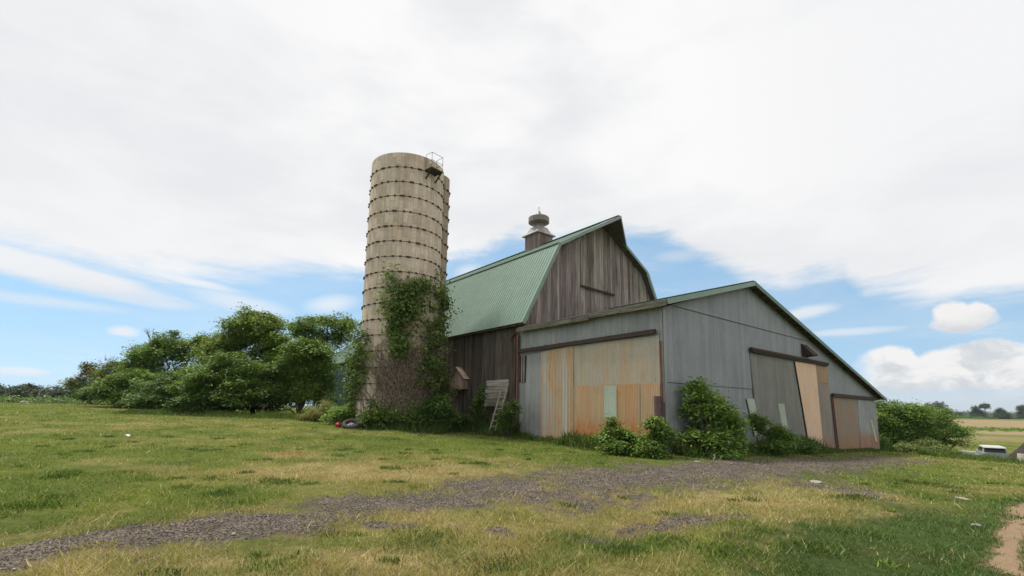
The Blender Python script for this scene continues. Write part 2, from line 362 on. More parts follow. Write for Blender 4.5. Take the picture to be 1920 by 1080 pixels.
def sheet(name, fld, thr, mat, dz, rmax):
    fm = fld[GF].mean(1); keep = (fm > thr) & (np.hypot(gx, gy)[GF].max(1) < rmax)
    f = GF[keep]; u, inv = np.unique(f.ravel(), return_inverse=True)
    o = npmesh(name, np.stack([gx[u], gy[u], gz[u]+dz], 1), inv.reshape(f.shape), mat, None, None, True); return tag(o, kind='structure')
sheet('gravel_track', tf, .33, gravelmat(), .004, 60); sheet('dirt_path', df, .36, dirtmat(), .005, 60)
# ------------------------------------------------------------------ leaves
def leafset(cen, size, col, upb=.35, asp=.5, out=None, droop=0.):
    """rhombic folded leaves: cen (n,3), size (n,), col (n,3)"""
    n = len(cen); nm = rng.normal(size=(n, 3))*.75; nm[:, 2] = np.abs(nm[:, 2])+upb
    if out is not None: nm += out*.8
    nm /= np.linalg.norm(nm, axis=1)[:, None]
    t = rng.normal(size=(n, 3)); t[:, 2] -= droop; t -= nm*(t*nm).sum(1)[:, None]; t /= np.linalg.norm(t, axis=1)[:, None]+1e-9
    s = np.cross(nm, t); L = size[:, None]
    V = np.stack([cen-t*L*.5, cen+s*L*asp*.5+nm*L*.08, cen+t*L*.5, cen-s*L*asp*.5+nm*L*.08], 1).reshape(-1, 3)
    Fc = np.arange(n*4).reshape(n, 4)
    return V, Fc, np.repeat(col, 4, 0)
def crown_pts(blobs, nclump, nleaf, csig, zsq=.6, fill=0., sub=True):
    """blobs: (x,y,z,rx,ry,rz). Leaf centres in clumps spread through the outer volume; returns centres, clump id, outward dir"""
    core = blobs
    if sub:
        nb_ = []
        for b in blobs:
            m = int(np.clip(7*(b[3]*b[5])**.5, 5, 14)); d = rng.normal(size=(m, 3)); d[:, 2] = np.abs(d[:, 2])*.9-.25; d /= np.linalg.norm(d, axis=1)[:, None]
            for q in d:
                r = rng.uniform(.62, .98); k = rng.uniform(.24, .48); nb_.append((b[0]+q[0]*r*b[3], b[1]+q[1]*r*b[4], b[2]+q[2]*r*b[5], b[3]*k, b[4]*k, b[5]*k*.75))
        blobs = nb_
    vol = np.array([(b[3]*b[4]*b[5])**(2/3) for b in blobs]); cnt = np.maximum(3, (nclump*vol/vol.sum()).astype(int))
    P = []; O = []; K = []; k = 0
    for b, m in zip(blobs, cnt):
        d = rng.normal(size=(m, 3)); d /= np.linalg.norm(d, axis=1)[:, None]; d[:, 2] = np.where(d[:, 2] < -.55, -d[:, 2], d[:, 2])
        rr = np.where(rng.random(m) < .72, rng.uniform(.78, 1.08, m), rng.uniform(.35, .8, m))
        c = np.array(b[:3])+d*rr[:, None]*np.array(b[3:6])
        for i in range(m):
            w = int(nleaf*rng.uniform(.5, 1.5)); s = csig*rng.uniform(.6, 1.35)
            q = rng.normal(size=(w, 3))*s; q[:, 2] *= zsq; q[:, 2] -= .25*(q[:, 0]**2+q[:, 1]**2)/max(s, .01)*.5
            P.append(c[i]+q); O.append(np.repeat(d[i][None], w, 0)); K.append(np.full(w, k)); k += 1
    if fill:
        for b in core:
            w = int(nclump*nleaf*fill/len(core)); d = rng.normal(size=(w, 3)); d /= np.linalg.norm(d, axis=1)[:, None]; q = np.array(b[:3])+d*(rng.random((w, 1))**.5*.78)*np.array(b[3:6])
            P.append(q); O.append(d); K.append(k+rng.integers(0, 12, w)); k += 12
    return np.concatenate(P), np.concatenate(K), np.concatenate(O)
def leafcol(K, base, alt, var=.22):
    kt = rng.random(K.max()+1)[K][:, None]; b_ = rng.normal(1, var, len(K))[:, None].clip(.45, 1.7); kb = rng.normal(1, .16, K.max()+1).clip(.6, 1.5)[K][:, None]
    return (np.array(base)+(np.array(alt)-np.array(base))*kt)*b_*kb
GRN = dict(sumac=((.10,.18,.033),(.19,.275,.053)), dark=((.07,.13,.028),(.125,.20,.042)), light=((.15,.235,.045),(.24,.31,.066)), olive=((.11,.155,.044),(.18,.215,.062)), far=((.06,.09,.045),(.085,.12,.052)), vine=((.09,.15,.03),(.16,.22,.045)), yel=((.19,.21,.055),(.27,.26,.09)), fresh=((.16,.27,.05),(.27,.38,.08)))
def limbs(mb, base, blobs, r0_, n=10, bend=.25):
    base = np.array(base, float)
    for b in blobs:
        for k in range(max(1, n//len(blobs))):
            e = np.array(b[:3])+rng.normal(size=3)*np.array(b[3:6])*.45
            mid = base*.5+e*.5+rng.normal(size=3)*bend*np.array([1,1,.4]); mid[2] = base[2]+(e[2]-base[2])*.45
            q1 = base*.78+mid*.22+np.array([0,0,.05])
            s = r0_*rng.uniform(.5, .9); mb.tube([base+rng.normal(size=3)*np.array([r0_*.6, r0_*.6, 0]), q1, mid, e], [s, s*.8, s*.5, s*.12], 5)
def plant(name, x, y, blobs, pal, label, cat, group=None, nclump=120, nleaf=40, csig=.3, lsize=.13, asp=.5, trunk=.09, nl=10, dead=0, part='crown', zsq=.6, single=False, height=None, base_z=None, tint=None, fill=.4, sub=True):
    """blobs relative to base (dx,dy,dz,rx,ry,rz)"""
    z = t1(x, y) if base_z is None else base_z
    root = empty(name, (x, y, z), label, cat, group)
    P, K, O = crown_pts(blobs, nclump, nleaf, csig, zsq, fill, sub)
    ok = P[:, 2] > .02; P, K, O = P[ok], K[ok], O[ok]
    base, alt = GRN[pal]; c = leafcol(K, base, alt)
    if tint is not None:
        f, tc = tint; sel = rng.random(K.max()+1)[K] < f; c[sel] = np.array(tc)*rng.uniform(.7, 1.3, (sel.sum(), 1))
    sq = np.array([1,1,1]);  V, Fc, cc = leafset(P, rng.uniform(.65, 1.35, len(P))*lsize, c, .9, asp, O)
    npmesh(part, V, Fc, MT['leaf'], root, cc)
    mb = MB()
    if trunk:
        bl = sorted(blobs, key=lambda b: -b[2])
        if single:
            top = np.array(bl[0][:3]); h0 = top[2]
            mb.tube([(0,0,-.2),(0,0,.1),(top[0]*.3+.05,top[1]*.3,h0*.4),(top[0]*.7,top[1]*.7,h0*.8),tuple(top+np.array([0,0,bl[0][5]*.5]))], [trunk*1.5, trunk*1.1, trunk*.85, trunk*.5, trunk*.12], 7)
            limbs(mb, (top[0]*.2, top[1]*.2, h0*.35), blobs, trunk*.6, nl)
        else:
            limbs(mb, (0, 0, -.12), blobs, trunk, nl)
        mb.build('trunk' if part == 'crown' else 'stems', MT['bark'], root, smooth=True)
    if dead:
        db = MB(); tz = max(b[2]+b[5] for b in blobs); bt = max(blobs, key=lambda b: b[2]+b[5])
        for k in range(dead):
            s0 = np.array(bt[:3])+np.array([rng.uniform(-.9, .7)*bt[3], rng.normal()*bt[4]*.3, -.3*bt[5]]); e = s0+np.array([rng.uniform(-1.3, .3), rng.uniform(-.5, .5), rng.uniform(1.0, 1.75)])*bt[5]
            m_ = (s0+e)/2+rng.normal(size=3)*.15; db = MB(); db.tube([s0, m_, e], [.04, .025, .008], 4)
            for j in range(5):
                t = rng.uniform(.35, .95); p = m_*(1-t)+e*t; db.tube([p, p+rng.normal(size=3)*.22+np.array([0,0,.3])], [.014, .004], 3)
            db.build('dead_branch', MT['deadwood'], root)
    return root
def pb(px, dep, blobs_px, depth_r=1.):
    """blobs given as (px, py, half-width px, half-height px[, depth offset]) at the given distance -> metres relative to the base"""
    base = at(px, dep); s = dep/889.; out = []
    for q in blobs_px:
        bx, by, rx, ry = q[:4]; dd = q[4] if len(q) > 4 else 0
        d = ray(bx, by); p = EYEP+d*(dep+dd)/d[1]
        out.append((p[0]-base[0], p[1]-base[1], p[2]-base[2], rx*s, (rx*.8+ry*.2)*s*depth_r, ry*s))
    return base, out
def shrub(name, px, dep, bl, pal, label, cat, **kw):
    base, blobs = pb(px, dep, bl, kw.pop('dr', 1.)); return plant(name, base[0], base[1], blobs, pal, label, cat, **kw)
MT['rustpost2'] = plain('purple_brown_rust', (.13,.085,.085), .8, 0, .3)
MT['door_stripe2'] = steelmat('orange_patch_steel', (.36,.25,.16), (.30,.2,.12), .5, 0, 1, 17, rc=((.40,.17,.06),(.38,.25,.13)), metal=.1)
MT['door_end'] = steelmat('end_door_steel', (.33,.33,.325), (.25,.25,.245), .1, .62, 1.3, 18, rc=((.36,.14,.07),(.34,.22,.15)))
MT['patch2'] = plain('pale_yellow_board', (.46,.42,.28), .7)
MT['trimwood2'] = woodmat('pale_rake_board', (.26,.25,.22), (.38,.37,.34), (.2,.19,.16))
MT['trimwood3'] = woodmat('grey_hood_board', (.28,.29,.28), (.38,.39,.38), (.22,.23,.22))
MT['wood_red'] = woodmat('red_brown_post', (.10,.058,.042), (.22,.15,.115), (.17,.075,.045))
MT['wood_hatch'] = woodmat('mottled_hatch_wood', (.15,.105,.085), (.38,.30,.25), (.13,.08,.06))
MT['wood_pale'] = woodmat('whitewashed_boards', (.27,.225,.185), (.55,.48,.41), (.20,.15,.11), 'y')
MT['wood_cup'] = woodmat('cupola_wood', (.20,.15,.145), (.30,.24,.225), (.17,.12,.11))
MT['cuptin'] = steelmat('cupola_tin', (.42,.37,.365), (.30,.25,.245), .05, 0, 1, 19, metal=.45, rough=.35)
# ------------------------------------------------------------------ metal shed
shed, SO = lroot('metal_shed', 13, 4, -.4, 'low grey corrugated metal shed with rusty sliding doors, built against the wooden barn', 'shed')
def P3(axis, u, off, z): return (off, u, z) if axis == 'a' else (u, off, z)
def panel(axis, off, bl, br, tr, tl, pitch=.076, amp=.008, th=.0, nz=1, warp=0.):
    """corrugated sheet; corners (u,z); the face looks towards -axis normal; th gives the sheet a back and edges"""
    mb = MB(); w = max(abs(br[0]-bl[0]), abs(tr[0]-tl[0])); n = max(2, int(w/pitch*4)); bl, br, tr, tl = map(np.array, (bl, br, tr, tl))
    for i in range(n+1):
        t = i/n; s = amp*math.sin(t*w/pitch*2*math.pi)
        for j in range(nz+1):
            v = j/nz; p = (bl+(br-bl)*t)*(1-v)+(tl+(tr-tl)*t)*v
            wz = warp*(fbm(p[0]*.9+off*7, p[1]*.7, 91, 2)-.5) if warp else 0
            mb.v.append(P3(axis, p[0], off+s+float(wz), p[1])); mb.c.append(1.)
    m = nz+1
    flip = (axis == 'b')
    for i in range(n):
        for j in range(nz):
            k = i*m+j; f = (k, k+m, k+m+1, k+1); mb.f.append(f if flip else f[::-1])
    if th:
        q = [P3(axis, p[0], o, p[1]) for o in (off+.012, off+.012+th) for p in (bl, br, tr, tl)]
        mb.hexa(q)
    return mb
def roofz(b): return 5.52+(7.62-5.52)*b/7.05 if b < 7.05 else 7.62-(7.62-2.93)*(b-7.05)/(26.45-7.05)
def sb(mb, name, mat, **k): return mb.build(name, MT[mat], shed, SO, **k)
# left wall: upper band and lower part (mostly behind the doors)
m = panel('a', 0, (0.,-1.2), (8.35,-1.2), (8.35,5.62), (0.,5.62), nz=3, warp=.03); m.box(.02,.1,0.,8.35,-1.2,5.45); sb(m, 'wall', 'galv_warm')
# front wall in columns under the two roof slopes, upper course lapped over the lower one
m = MB(); n = int(26.4/.076*4)
def col_strip(m, u0, u1, zb, zt, off, pitch=.076, amp=.008):
    n = int((u1-u0)/pitch*4); k = len(m.v)
    for i in range(n+1):
        u = u0+(u1-u0)*i/n; s = amp*math.sin(u/pitch*2*math.pi)+.012*float(fbm(u*.45, pitch*40+off*50, 95, 2)-.5)
        for z in (zb(u) if callable(zb) else zb, zt(u) if callable(zt) else zt): m.v.append((u, off+s, z)); m.c.append(1.)
    for i in range(n): m.f.append((k+2*i, k+2*i+2, k+2*i+3, k+2*i+1))
def clampz(zc): return lambda u: min(zc, roofz(u)-.04)
col_strip(m, 0, 26.42, -1.7, clampz(2.66), 0.004)
col_strip(m, 0, 26.42, lambda u: min(2.64, roofz(u)-.05), clampz(5.66), -.012)
col_strip(m, 0.6, 14.8, lambda u: min(5.64, roofz(u)-.05), lambda u: roofz(u)-.03, -.026)
sb(m, 'wall', 'galv', label='grey corrugated gable wall')
m = MB(); m.box(.02,26.4,-.018,-.008,2.64,2.655); m.box(.7,14.7,-.045,-.03,5.635,5.646); sb(m, 'lap_seam_shade', 'rail')  # thin dark strips that paint the shadow line at the sheet laps
# right and back walls
m = panel('a', 26.42, (8.3,-2.), (0,-2.), (0,2.9), (8.3,2.9)); sb(m, 'wall', 'galv')
m = MB(); m.quad((13.1,8.34,-1.5),(26.42,8.34,-1.5),(26.42,8.34,2.9),(13.1,8.34,6.1)); sb(m, 'wall', 'galv')
# roof: two ribbed slopes with overhang
def roofslope(p_lo, p_hi, a0, a1, rib=.23, th=.05):
    """ribbed metal slope between (b,z) points; ribs run up the slope"""
    mb = MB(); lo, hi = np.array(p_lo), np.array(p_hi); d = hi-lo; nrm = np.array([-d[1], d[0]]); nrm /= np.linalg.norm(nrm)
    if nrm[1] < 0: nrm = -nrm
    prof = []; a = a0
    while a < a1-1e-6:
        for da, h in ((0,0),(.016,.024),(.04,.024),(.056,0)):
            if a+da <= a1: prof.append((a+da, h))
        a += rib
    prof.append((a1, 0)); k = 0
    for (aa, h) in prof:
        for q in (lo, hi):
            p = q+nrm*(th+h); mb.v.append((p[0], aa, p[1])); mb.c.append(1.)
    up = d[0] > 0
    for i in range(len(prof)-1):
        f = (2*i, 2*i+1, 2*i+3, 2*i+2); mb.f.append(f[::-1] if up else f)
    return mb, nrm
def slab(mb, p_lo, p_hi, a0, a1, z0, z1):
    lo, hi = np.array(p_lo), np.array(p_hi); d = hi-lo; nrm = np.array([-d[1], d[0]]); nrm /= np.linalg.norm(nrm)
    if nrm[1] < 0: nrm = -nrm
    q = []
    for h in (z0, z1):
        for (p, aa) in ((lo, a0), (lo, a1), (hi, a1), (hi, a0)): s = p+nrm*h; q.append((s[0], aa, s[1]))
    mb.hexa(q)
LE, RG, RE = (-.32, 5.61), (7.05, 7.64), (27.75, 2.63)
r1, _ = roofslope(LE, RG, -.42, 8.25, .5, .045); rf = sb(r1, 'roof', 'mossroof')
m = MB(); slab(m, LE, RG, -.40, 8.25, 0., .04); m.build('roof_deck', MT['wood_side'], rf, SO)
r2, _ = roofslope(RG, RE, -.42, 8.3); rf2 = sb(r2, 'roof', 'trimgreen')
m = MB(); slab(m, RE, RG, -.40, 8.3, 0., .04)
for i in range(1, 30):
    t = i/30; b_ = RE[0]+(RG[0]-RE[0])*t; z_ = RE[1]+(RG[1]-RE[1])*t
    m.box(b_-.04, b_+.04, -.38, -.02, z_-.11, z_-.005)
sb(m, 'roof_deck', 'wood_side')
m = MB(); m.beam((LE[0]-.02,-.44,LE[1]-.03), (RG[0],-.44,RG[1]-.03), .035, .2, (0,0,1)); sb(m, 'fascia', 'roofgreen')
m = MB(); m.beam((RG[0],-.445,RG[1]-.03), (RE[0]+.02,-.445,RE[1]-.03), .035, .2, (0,0,1)); sb(m, 'fascia', 'trimgreen')
m = MB()  # rotten eave boards on the left eave, butted end to end
a_ = -.42
for L_, dz, w in ((2.1,0,.17),(1.7,.02,.15),(2.5,-.02,.19),(2.4,.0,.2)):
    m.box(-.365,-.33, a_+.01, a_+L_-.01, 5.53+dz-w*.5, 5.60+dz+w*.2); a_ += L_
for k in range(15): m.box(-.33, 0, -.2+k*.56, -.12+k*.56, 5.52, 5.60)
sb(m, 'eave_board', 'trimwood')
m = MB(); m.beam((7.05,-.44,7.72), (7.05,8.25,7.72), .3, .03); sb(m, 'ridge_cap', 'trimgreen')
# corner trims and posts
m = MB(); m.box(-.03,-.006,-.0,.10,2.62,5.4); m.box(-.03,.12,-.045,-.03,-.6,5.4); sb(m, 'corner_trim', 'galv_light')
m = MB(); m.box(-.075,-.05,.06,.12,1.6,4.2); sb(m, 'door_edge_strip', 'rustpost')
m = MB(); m.tube([(-.14,.2,-.3),(-.16,.21,2.12)], .13, 10); m.box(-.1,-.04,.0,.09,-.4,1.9); sb(m, 'door_post', 'rustpost2')
m = MB(); m.box(26.40,26.47,-.06,-.03,-1.8,2.55); sb(m, 'corner_trim', 'galv_light')
# left side doors
def door(mb, mat, label, axis='a', parent=shed): return mb.build('sliding_door', MT[mat], shed, SO, label=label)
big = door(panel('a', -.07, (.14,2.55), (4.58,2.55), (4.58,4.42), (.14,4.42), th=.04, nz=3, warp=.03), 'door_tan', 'wide sliding door with tan upper sheets and rusty lower sheets')
low = MB()
for (u0, u1, z0, o, c) in ((.15,1.02,.0,-.088,1.04),(1.03,1.68,.0,-.094,.96),(1.69,2.42,.02,-.087,1.02),(2.43,4.56,.05,-.093,1.)):
    p = panel('a', o, (u0,z0-.1), (u1,z0+.0), (u1,2.6), (u0,2.62), amp=.006, nz=2, warp=.03); k = len(low.v); low.v += p.v; low.c += [c]*len(p.v); low.f += [tuple(i+k for i in f) for f in p.f]
lo_ = low.build('lower_sheet', MT['door_rust'], big, SO)
p = panel('a', -.115, (2.14,1.29), (2.80,1.28), (2.78,2.58), (2.14,2.56), amp=.003, nz=2, warp=.05, th=.004); p.build('patch', MT['patch'], big, SO)
rs_ = door(panel('a', -.13, (4.56,.22), (6.62,.12), (6.62,4.30), (4.52,4.42), pitch=.2, amp=.017, th=.03, nz=2), 'door_stripe', 'corrugated sliding door striped with orange rust')
g1 = door(panel('a', -.10, (6.6,.1), (7.78,.15), (7.74,4.22), (6.64,4.3), amp=.004, nz=4, warp=.09, th=.03), 'galv_light', 'dull grey dented door sheet')
p = panel('a', -.06, (7.72,.05), (8.34,.1), (8.34,2.86), (7.72,2.86), amp=.004, nz=3, warp=.05, th=.02); sb(p, 'patch', 'galv_warm', label='pale lower wall sheet beside the barn')
m = MB(); m.box(-.05,-.02,7.80,8.30,2.9,4.22); dk = sb(m, 'opening', 'darkin')
m = MB(); m.box(-.11,-.05,7.90,7.98,2.86,4.25); m.box(-.11,-.05,8.08,8.15,2.86,4.25); m.build('board', MT['wood'], dk, SO)
m = MB(); m.beam((-.17,.22,4.56), (-.17,8.3,4.47), .14, .17)
for k in range(9): m.box(-.25,-.245,.5+k*.95,.56+k*.95,4.44,4.62)
sb(m, 'door_rail', 'rail')
m = MB(); m.box(-.2,-.12,8.3,8.42,.0,5.3); sb(m, 'corner_trim', 'wood_red')
# front doors
d1 = door(panel('b', -.05, (7.35,-.35), (13.25,-.2), (12.1,4.36), (7.0,4.36), th=.03, nz=3, warp=.05), 'door_grey', 'wide racked grey sliding door with rusty foot')
p = panel('b', -.07, (7.0,.5), (7.75,.5), (7.12,2.2), (6.38,2.2), amp=.002, th=.004); p.build('patch', MT['patch'], d1, SO, label='slanted pale green strip')
p = panel('b', -.075, (10.1,.6), (10.75,.6), (10.45,2.03), (9.7,2.03), amp=.002, th=.004); p.build('patch', MT['patch'], d1, SO)
d2 = door(panel('b', -.10, (13.36,-.42), (15.36,-.48), (15.1,4.36), (12.16,4.32), amp=.004, th=.02, nz=2, warp=.03), 'tan', 'smooth tan painted door panel standing askew')
d3 = door(panel('b', -.07, (15.38,-.5), (17.3,-.58), (17.05,4.36), (15.12,4.36), amp=.005, th=.02, nz=2, warp=.04), 'door_brown', 'narrow grey door panel with rusty top sheet')
panel('b', -.085, (15.14,3.35), (17.0,3.35), (17.0,4.35), (15.13,4.35), amp=.004, th=.004).build('patch', MT['door_stripe2'], d3, SO)
m = MB(); m.hexa([(12.07,-.09,4.3),(12.17,-.09,4.3),(13.38,-.09,-.4),(13.22,-.09,-.4),(12.07,-.04,4.3),(12.17,-.04,4.3),(13.38,-.04,-.4),(13.22,-.04,-.4)]); sb(m, 'door_gap', 'darkin')
m = MB(); m.hexa([(17.42,-.09,2.6),(17.62,-.09,2.6),(17.98,-.09,-.7),(17.72,-.09,-.7),(17.42,-.03,2.6),(17.62,-.03,2.6),(17.98,-.03,-.7),(17.72,-.03,-.7)]); sb(m, 'door_gap', 'darkin')
m = MB(); m.beam((17.3,-.09,2.6),(17.6,-.09,-.7), .05, .07, (0,1,0)); sb(m, 'door_edge_strip', 'rustpost')
d4 = door(panel('b', -.06, (18.,-.68), (22.2,-.92), (22.4,2.56), (17.66,2.56), amp=.006, th=.02, nz=2, warp=.05), 'door_brown', 'low brown stained sliding door at the low end')
d5 = door(panel('b', -.085, (22.0,-.9), (26.3,-.92), (26.36,2.5), (22.3,2.5), amp=.005, th=.02, nz=3, warp=.07), 'door_end', 'last grey door sheet with rusty corner')
m = MB(); m.hexa([(25.2,-.14,-.3),(25.75,-.14,-.35),(25.1,-.1,1.15),(24.65,-.1,1.2),(25.2,-.11,-.3),(25.75,-.11,-.35),(25.1,-.07,1.15),(24.65,-.07,1.2)]); m.build('patch', MT['patch2'], d5, SO)
m = MB(); m.beam((6.92,-.14,4.46), (16.85,-.14,4.46), .13, .2, (0,0,1)); m.tube([(6.9,-.15,4.5),(16.85,-.15,4.5)], .1, 8); sb(m, 'door_rail', 'rail')
m = MB(); m.beam((17.4,-.14,2.68), (26.5,-.14,2.66), .12, .2, (0,0,1)); sb(m, 'door_rail', 'rail')
m = MB()  # sheet metal hood over a wall opening, open at the side
m.hexa([(13.35,-.55,4.75),(14.2,-.55,4.75),(14.2,-.02,4.7),(13.35,-.02,4.7),(13.35,-.55,4.82),(14.2,-.55,4.82),(14.2,-.02,5.4),(13.35,-.02,5.4)]); sb(m, 'vent_hood', 'rail')
m = MB(); 
for k in range(5): m.box(18.3+k*1.6, 19.6+k*1.6, -.05, .06, -1.35-.02*k, -.72-.06*k)
sb(m, 'footing', 'stone')
# ------------------------------------------------------------------ wooden barn
barn, BO = lroot('wooden_barn', 6.6, 19, 0, 'weathered grey wooden barn with a green gambrel roof and roof cupola', 'barn')
def bb(mb, name, mat, parent=barn, **k): return mb.build(name, MT[mat], parent, BO, **k)
def gamz(b):
    b = min(b, 13.2-b)
    return 6.1+(10.72-6.1)*b/2.5 if b < 2.5 else 10.72+(13.12-10.72)*(b-2.5)/4.1
def boards(mb, axis, off, u0, u1, zb, zt, sgn=-1, wmin=.16, wmax=.3, split=None):
    u = u0
    while u < u1:
        w = random.uniform(wmin, wmax); v = min(u+w, u1); g = .006; o = off+sgn*random.uniform(0, .018); c = random.uniform(.62, 1.3); c = (c, c*random.uniform(.95,1.02), c*random.uniform(.9,1.04))
        b0 = zb+random.uniform(-.03, .06)
        if random.random() < .1: b0 += random.uniform(.05, .3)
        t0_, t1_ = zt(u+g), zt(v-g); x = sorted((o, off+.03))
        if axis == 'a': p = [(x[0],u+g,b0),(x[1],u+g,b0),(x[1],v-g,b0),(x[0],v-g,b0),(x[0],u+g,t0_),(x[1],u+g,t0_),(x[1],v-g,t1_),(x[0],v-g,t1_)]
        else: p = [(u+g,x[0],b0),(v-g,x[0],b0),(v-g,x[1],b0),(u+g,x[1],b0),(u+g,x[0],t0_),(v-g,x[0],t1_),(v-g,x[1],t1_),(u+g,x[1],t0_)]
        mb.hexa(p, c); u = v
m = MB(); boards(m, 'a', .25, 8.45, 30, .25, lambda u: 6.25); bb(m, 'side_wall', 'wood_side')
m = MB(); m.box(.29,.33,8.5,30,0,6.2); m.box(.33,12.9,8.56,8.6,0,6.2); m.box(12.86,12.9,8.6,29.9,0,6.2); m.box(.33,12.86,29.9,29.94,0,6.2); bb(m, 'inner_lining', 'darkin')
m = MB(); boards(m, 'b', 8.45, .25, 12.95, 4.6, lambda u: gamz(u)-.03)
gw = bb(m, 'gable_wall', 'wood')
m = MB(); boards(m, 'b', 29.95, .25, 12.95, .2, lambda u: gamz(u)-.03, 1); bb(m, 'gable_wall', 'wood')
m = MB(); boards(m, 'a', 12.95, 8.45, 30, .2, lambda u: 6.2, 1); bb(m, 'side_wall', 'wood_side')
# gambrel roof
pl, pk, pr = (-.12, 5.93), (2.5, 10.72), (6.6, 13.12)
for (lo, hi, nm) in ((pl, pk, 'lower left'), (pk, pr, 'upper left'), ((13.32, 5.93), (10.7, 10.72), 'lower right'), ((10.7, 10.72), pr, 'upper right')):
    r_, nn = roofslope(lo, hi, 8.02, 30.3, .228, .06); o = bb(r_, 'roof', 'roofgreen')
    m = MB(); slab(m, lo, hi, 8.05, 30.28, -.04, .05); m.build('roof_deck', MT['wood_side'], o, BO)
for s in (0, 1):
    q = (lambda b: 13.2-b) if s else (lambda b: b)
    m = MB(); m.beam((q(pk[0]-.02), 8.0, pk[1]+.08), (q(pk[0]-.02), 30.32, pk[1]+.08), .16, .05); bb(m, 'roof_break_trim', 'trimgreen')
    m = MB(); m.beam((q(pl[0]-.03), 7.99, pl[1]-.01), (q(pk[0]-.03), 7.99, pk[1]-.01), .17, .06, (0,1,0)); bb(m, 'rake_trim', 'roofgreen')
    m = MB(); m.beam((q(pl[0]+.1), 8.0, pl[1]-.03), (q(pk[0]+.06), 8.0, pk[1]-.06), .08, .05, (0,1,0)); bb(m, 'rake_board', 'trimwood2')
    m = MB(); m.beam((q(pk[0]), 7.99, pk[1]), (q(5.0), 7.99, 12.18), .17, .06, (0,1,0)); bb(m, 'rake_trim', 'roofgreen')
m = MB(); m.beam((6.6, 7.0, 13.22), (6.6, 30.3, 13.22), .32, .04); bb(m, 'ridge_cap', 'trimgreen')
# hay hood: the ridge runs out to a point
tip = np.array((6.6, 6.95, 13.14)); hl = np.array((4.7, 8.0, 12.02)); hr = np.array((8.5, 8.0, 12.02)); tb = np.array((6.6, 8.02, 13.14))
m = MB(); up = np.array((0, 0, .1))
for tri in ((tip, hl, tb), (tip, tb, hr)):
    k = len(m.v); m.v += [tuple(p) for p in tri]+[tuple(p+up) for p in tri]; m.c += [1.]*6
    m.f += [(k,k+1,k+2),(k+5,k+4,k+3),(k,k+3,k+4,k+1),(k+1,k+4,k+5,k+2),(k+2,k+5,k+3,k)]
hood = bb(m, 'hay_hood', 'roofgreen')
m = MB(); m.beam(hl+(0,-.02,-.02), tip+(0,-.02,-.02), .05, .17); m.beam(hr+(0,-.02,-.02), tip+(0,-.02,-.02), .05, .17); m.build('hood_trim', MT['trimwood3'], hood, BO)
m = MB()
for tri in ((tip, hl, tb), (tip, tb, hr)):
    k = len(m.v); m.v += [tuple(p-np.array((0,-.03,.03))) for p in tri]; m.c += [1.]*3; m.f.append((k, k+1, k+2))
m.beam((6.6,7.1,12.98),(6.6,8.5,12.98),.12,.18); m.build('hood_beam', MT['wood_side'], hood, BO)
for q_ in ((4.62,4.74,8.36,8.41,8.85,11.45),(9.3,9.38,8.36,8.41,8.75,11.2)): m = MB(); m.box(*q_); m.build('hay_door_trim', MT['wood'], gw, BO)
m = MB(); m.beam((4.6,8.34,8.78),(7.65,8.34,8.72),.08,.10); m.box(5.2,5.26,8.32,8.42,8.7,8.86); m.box(6.9,6.96,8.32,8.42,8.68,8.84); m.build('door_rail', MT['rail'], gw, BO)
for i in range(14):
    b_ = .35+i*.95; m = MB()
    if b_ < 13: m.beam((b_, 8.1, gamz(b_)-.12), (b_, 8.42, gamz(b_)-.12), .08, .1)

    if b_ < 13: bb(m, 'lookout_beam', 'wood_side')
# eave details on the long side, corner posts
m = MB(); m.box(-.08,.2,8.1,30.1,5.86,5.9)
for k in range(37): m.box(-.1,.22,8.2+k*.6,8.28+k*.6,5.9,6.02)
bb(m, 'eave_soffit', 'wood_side')
m = MB(); m.box(.14,.24,8.55,8.72,.1,5.9); m.box(.16,.24,8.95,9.08,.4,5.3); m.beam((.1,8.5,5.9),(.1,9.3,5.2),.06,.1,(1,0,0)); bb(m, 'corner_post', 'wood_red')
m = MB()  # foundation of field stone
m.box(.2,.5,8.5,30,-.6,.42); m.box(.5,12.9,8.5,8.8,-.9,.3); bb(m, 'foundation', 'stone')
# boarded feed hatch with a little gable, hanging off the side wall
m = MB(); a0, a1 = 13.35, 14.95; zs = 3.3
for k in range(7):
    u = a0+k*(a1-a0)/7; w = (a1-a0)/7-.012; um = u+w/2; zt_ = zs+.62*(1-abs(um-14.15)/.8)*1.05; c = random.uniform(.75,1.35)
    m.box(-.16,-.13,u,u+w,2.62+random.uniform(-.05,.1),zt_,c)
m.box(-.13,.2,a0,a0+.03,2.66,zs); m.box(-.13,.2,a1-.03,a1,2.66,zs); m.box(-.13,.2,a0+.03,a1-.03,2.66,2.7)
ht = bb(m, 'feed_hatch', 'wood_hatch')
m = MB(); m.beam((0,a0-.1,zs-.05),(0,14.15,zs+.70),.42,.03,(0,0,1)); m.beam((0,a1+.05,zs-.0),(0,14.15,zs+.70),.42,.03,(0,0,1)); m.build('hatch_roof', MT['wood_hatch'], ht, BO)
# pale board panel nailed on the wall
m = MB()
for (z0, z1, u0, u1, o) in ((2.42,2.76,9.5,11.6,.0),(2.77,3.12,9.55,11.5,.012),(2.08,2.40,9.7,11.75,-.01),(1.68,2.06,9.75,11.8,-.02)):
    m.box(.17+o,.21+o,u0+random.uniform(-.06,.06),u1,z0,z1-.012,random.uniform(.85,1.15))
bb(m, 'board_panel', 'wood_pale')
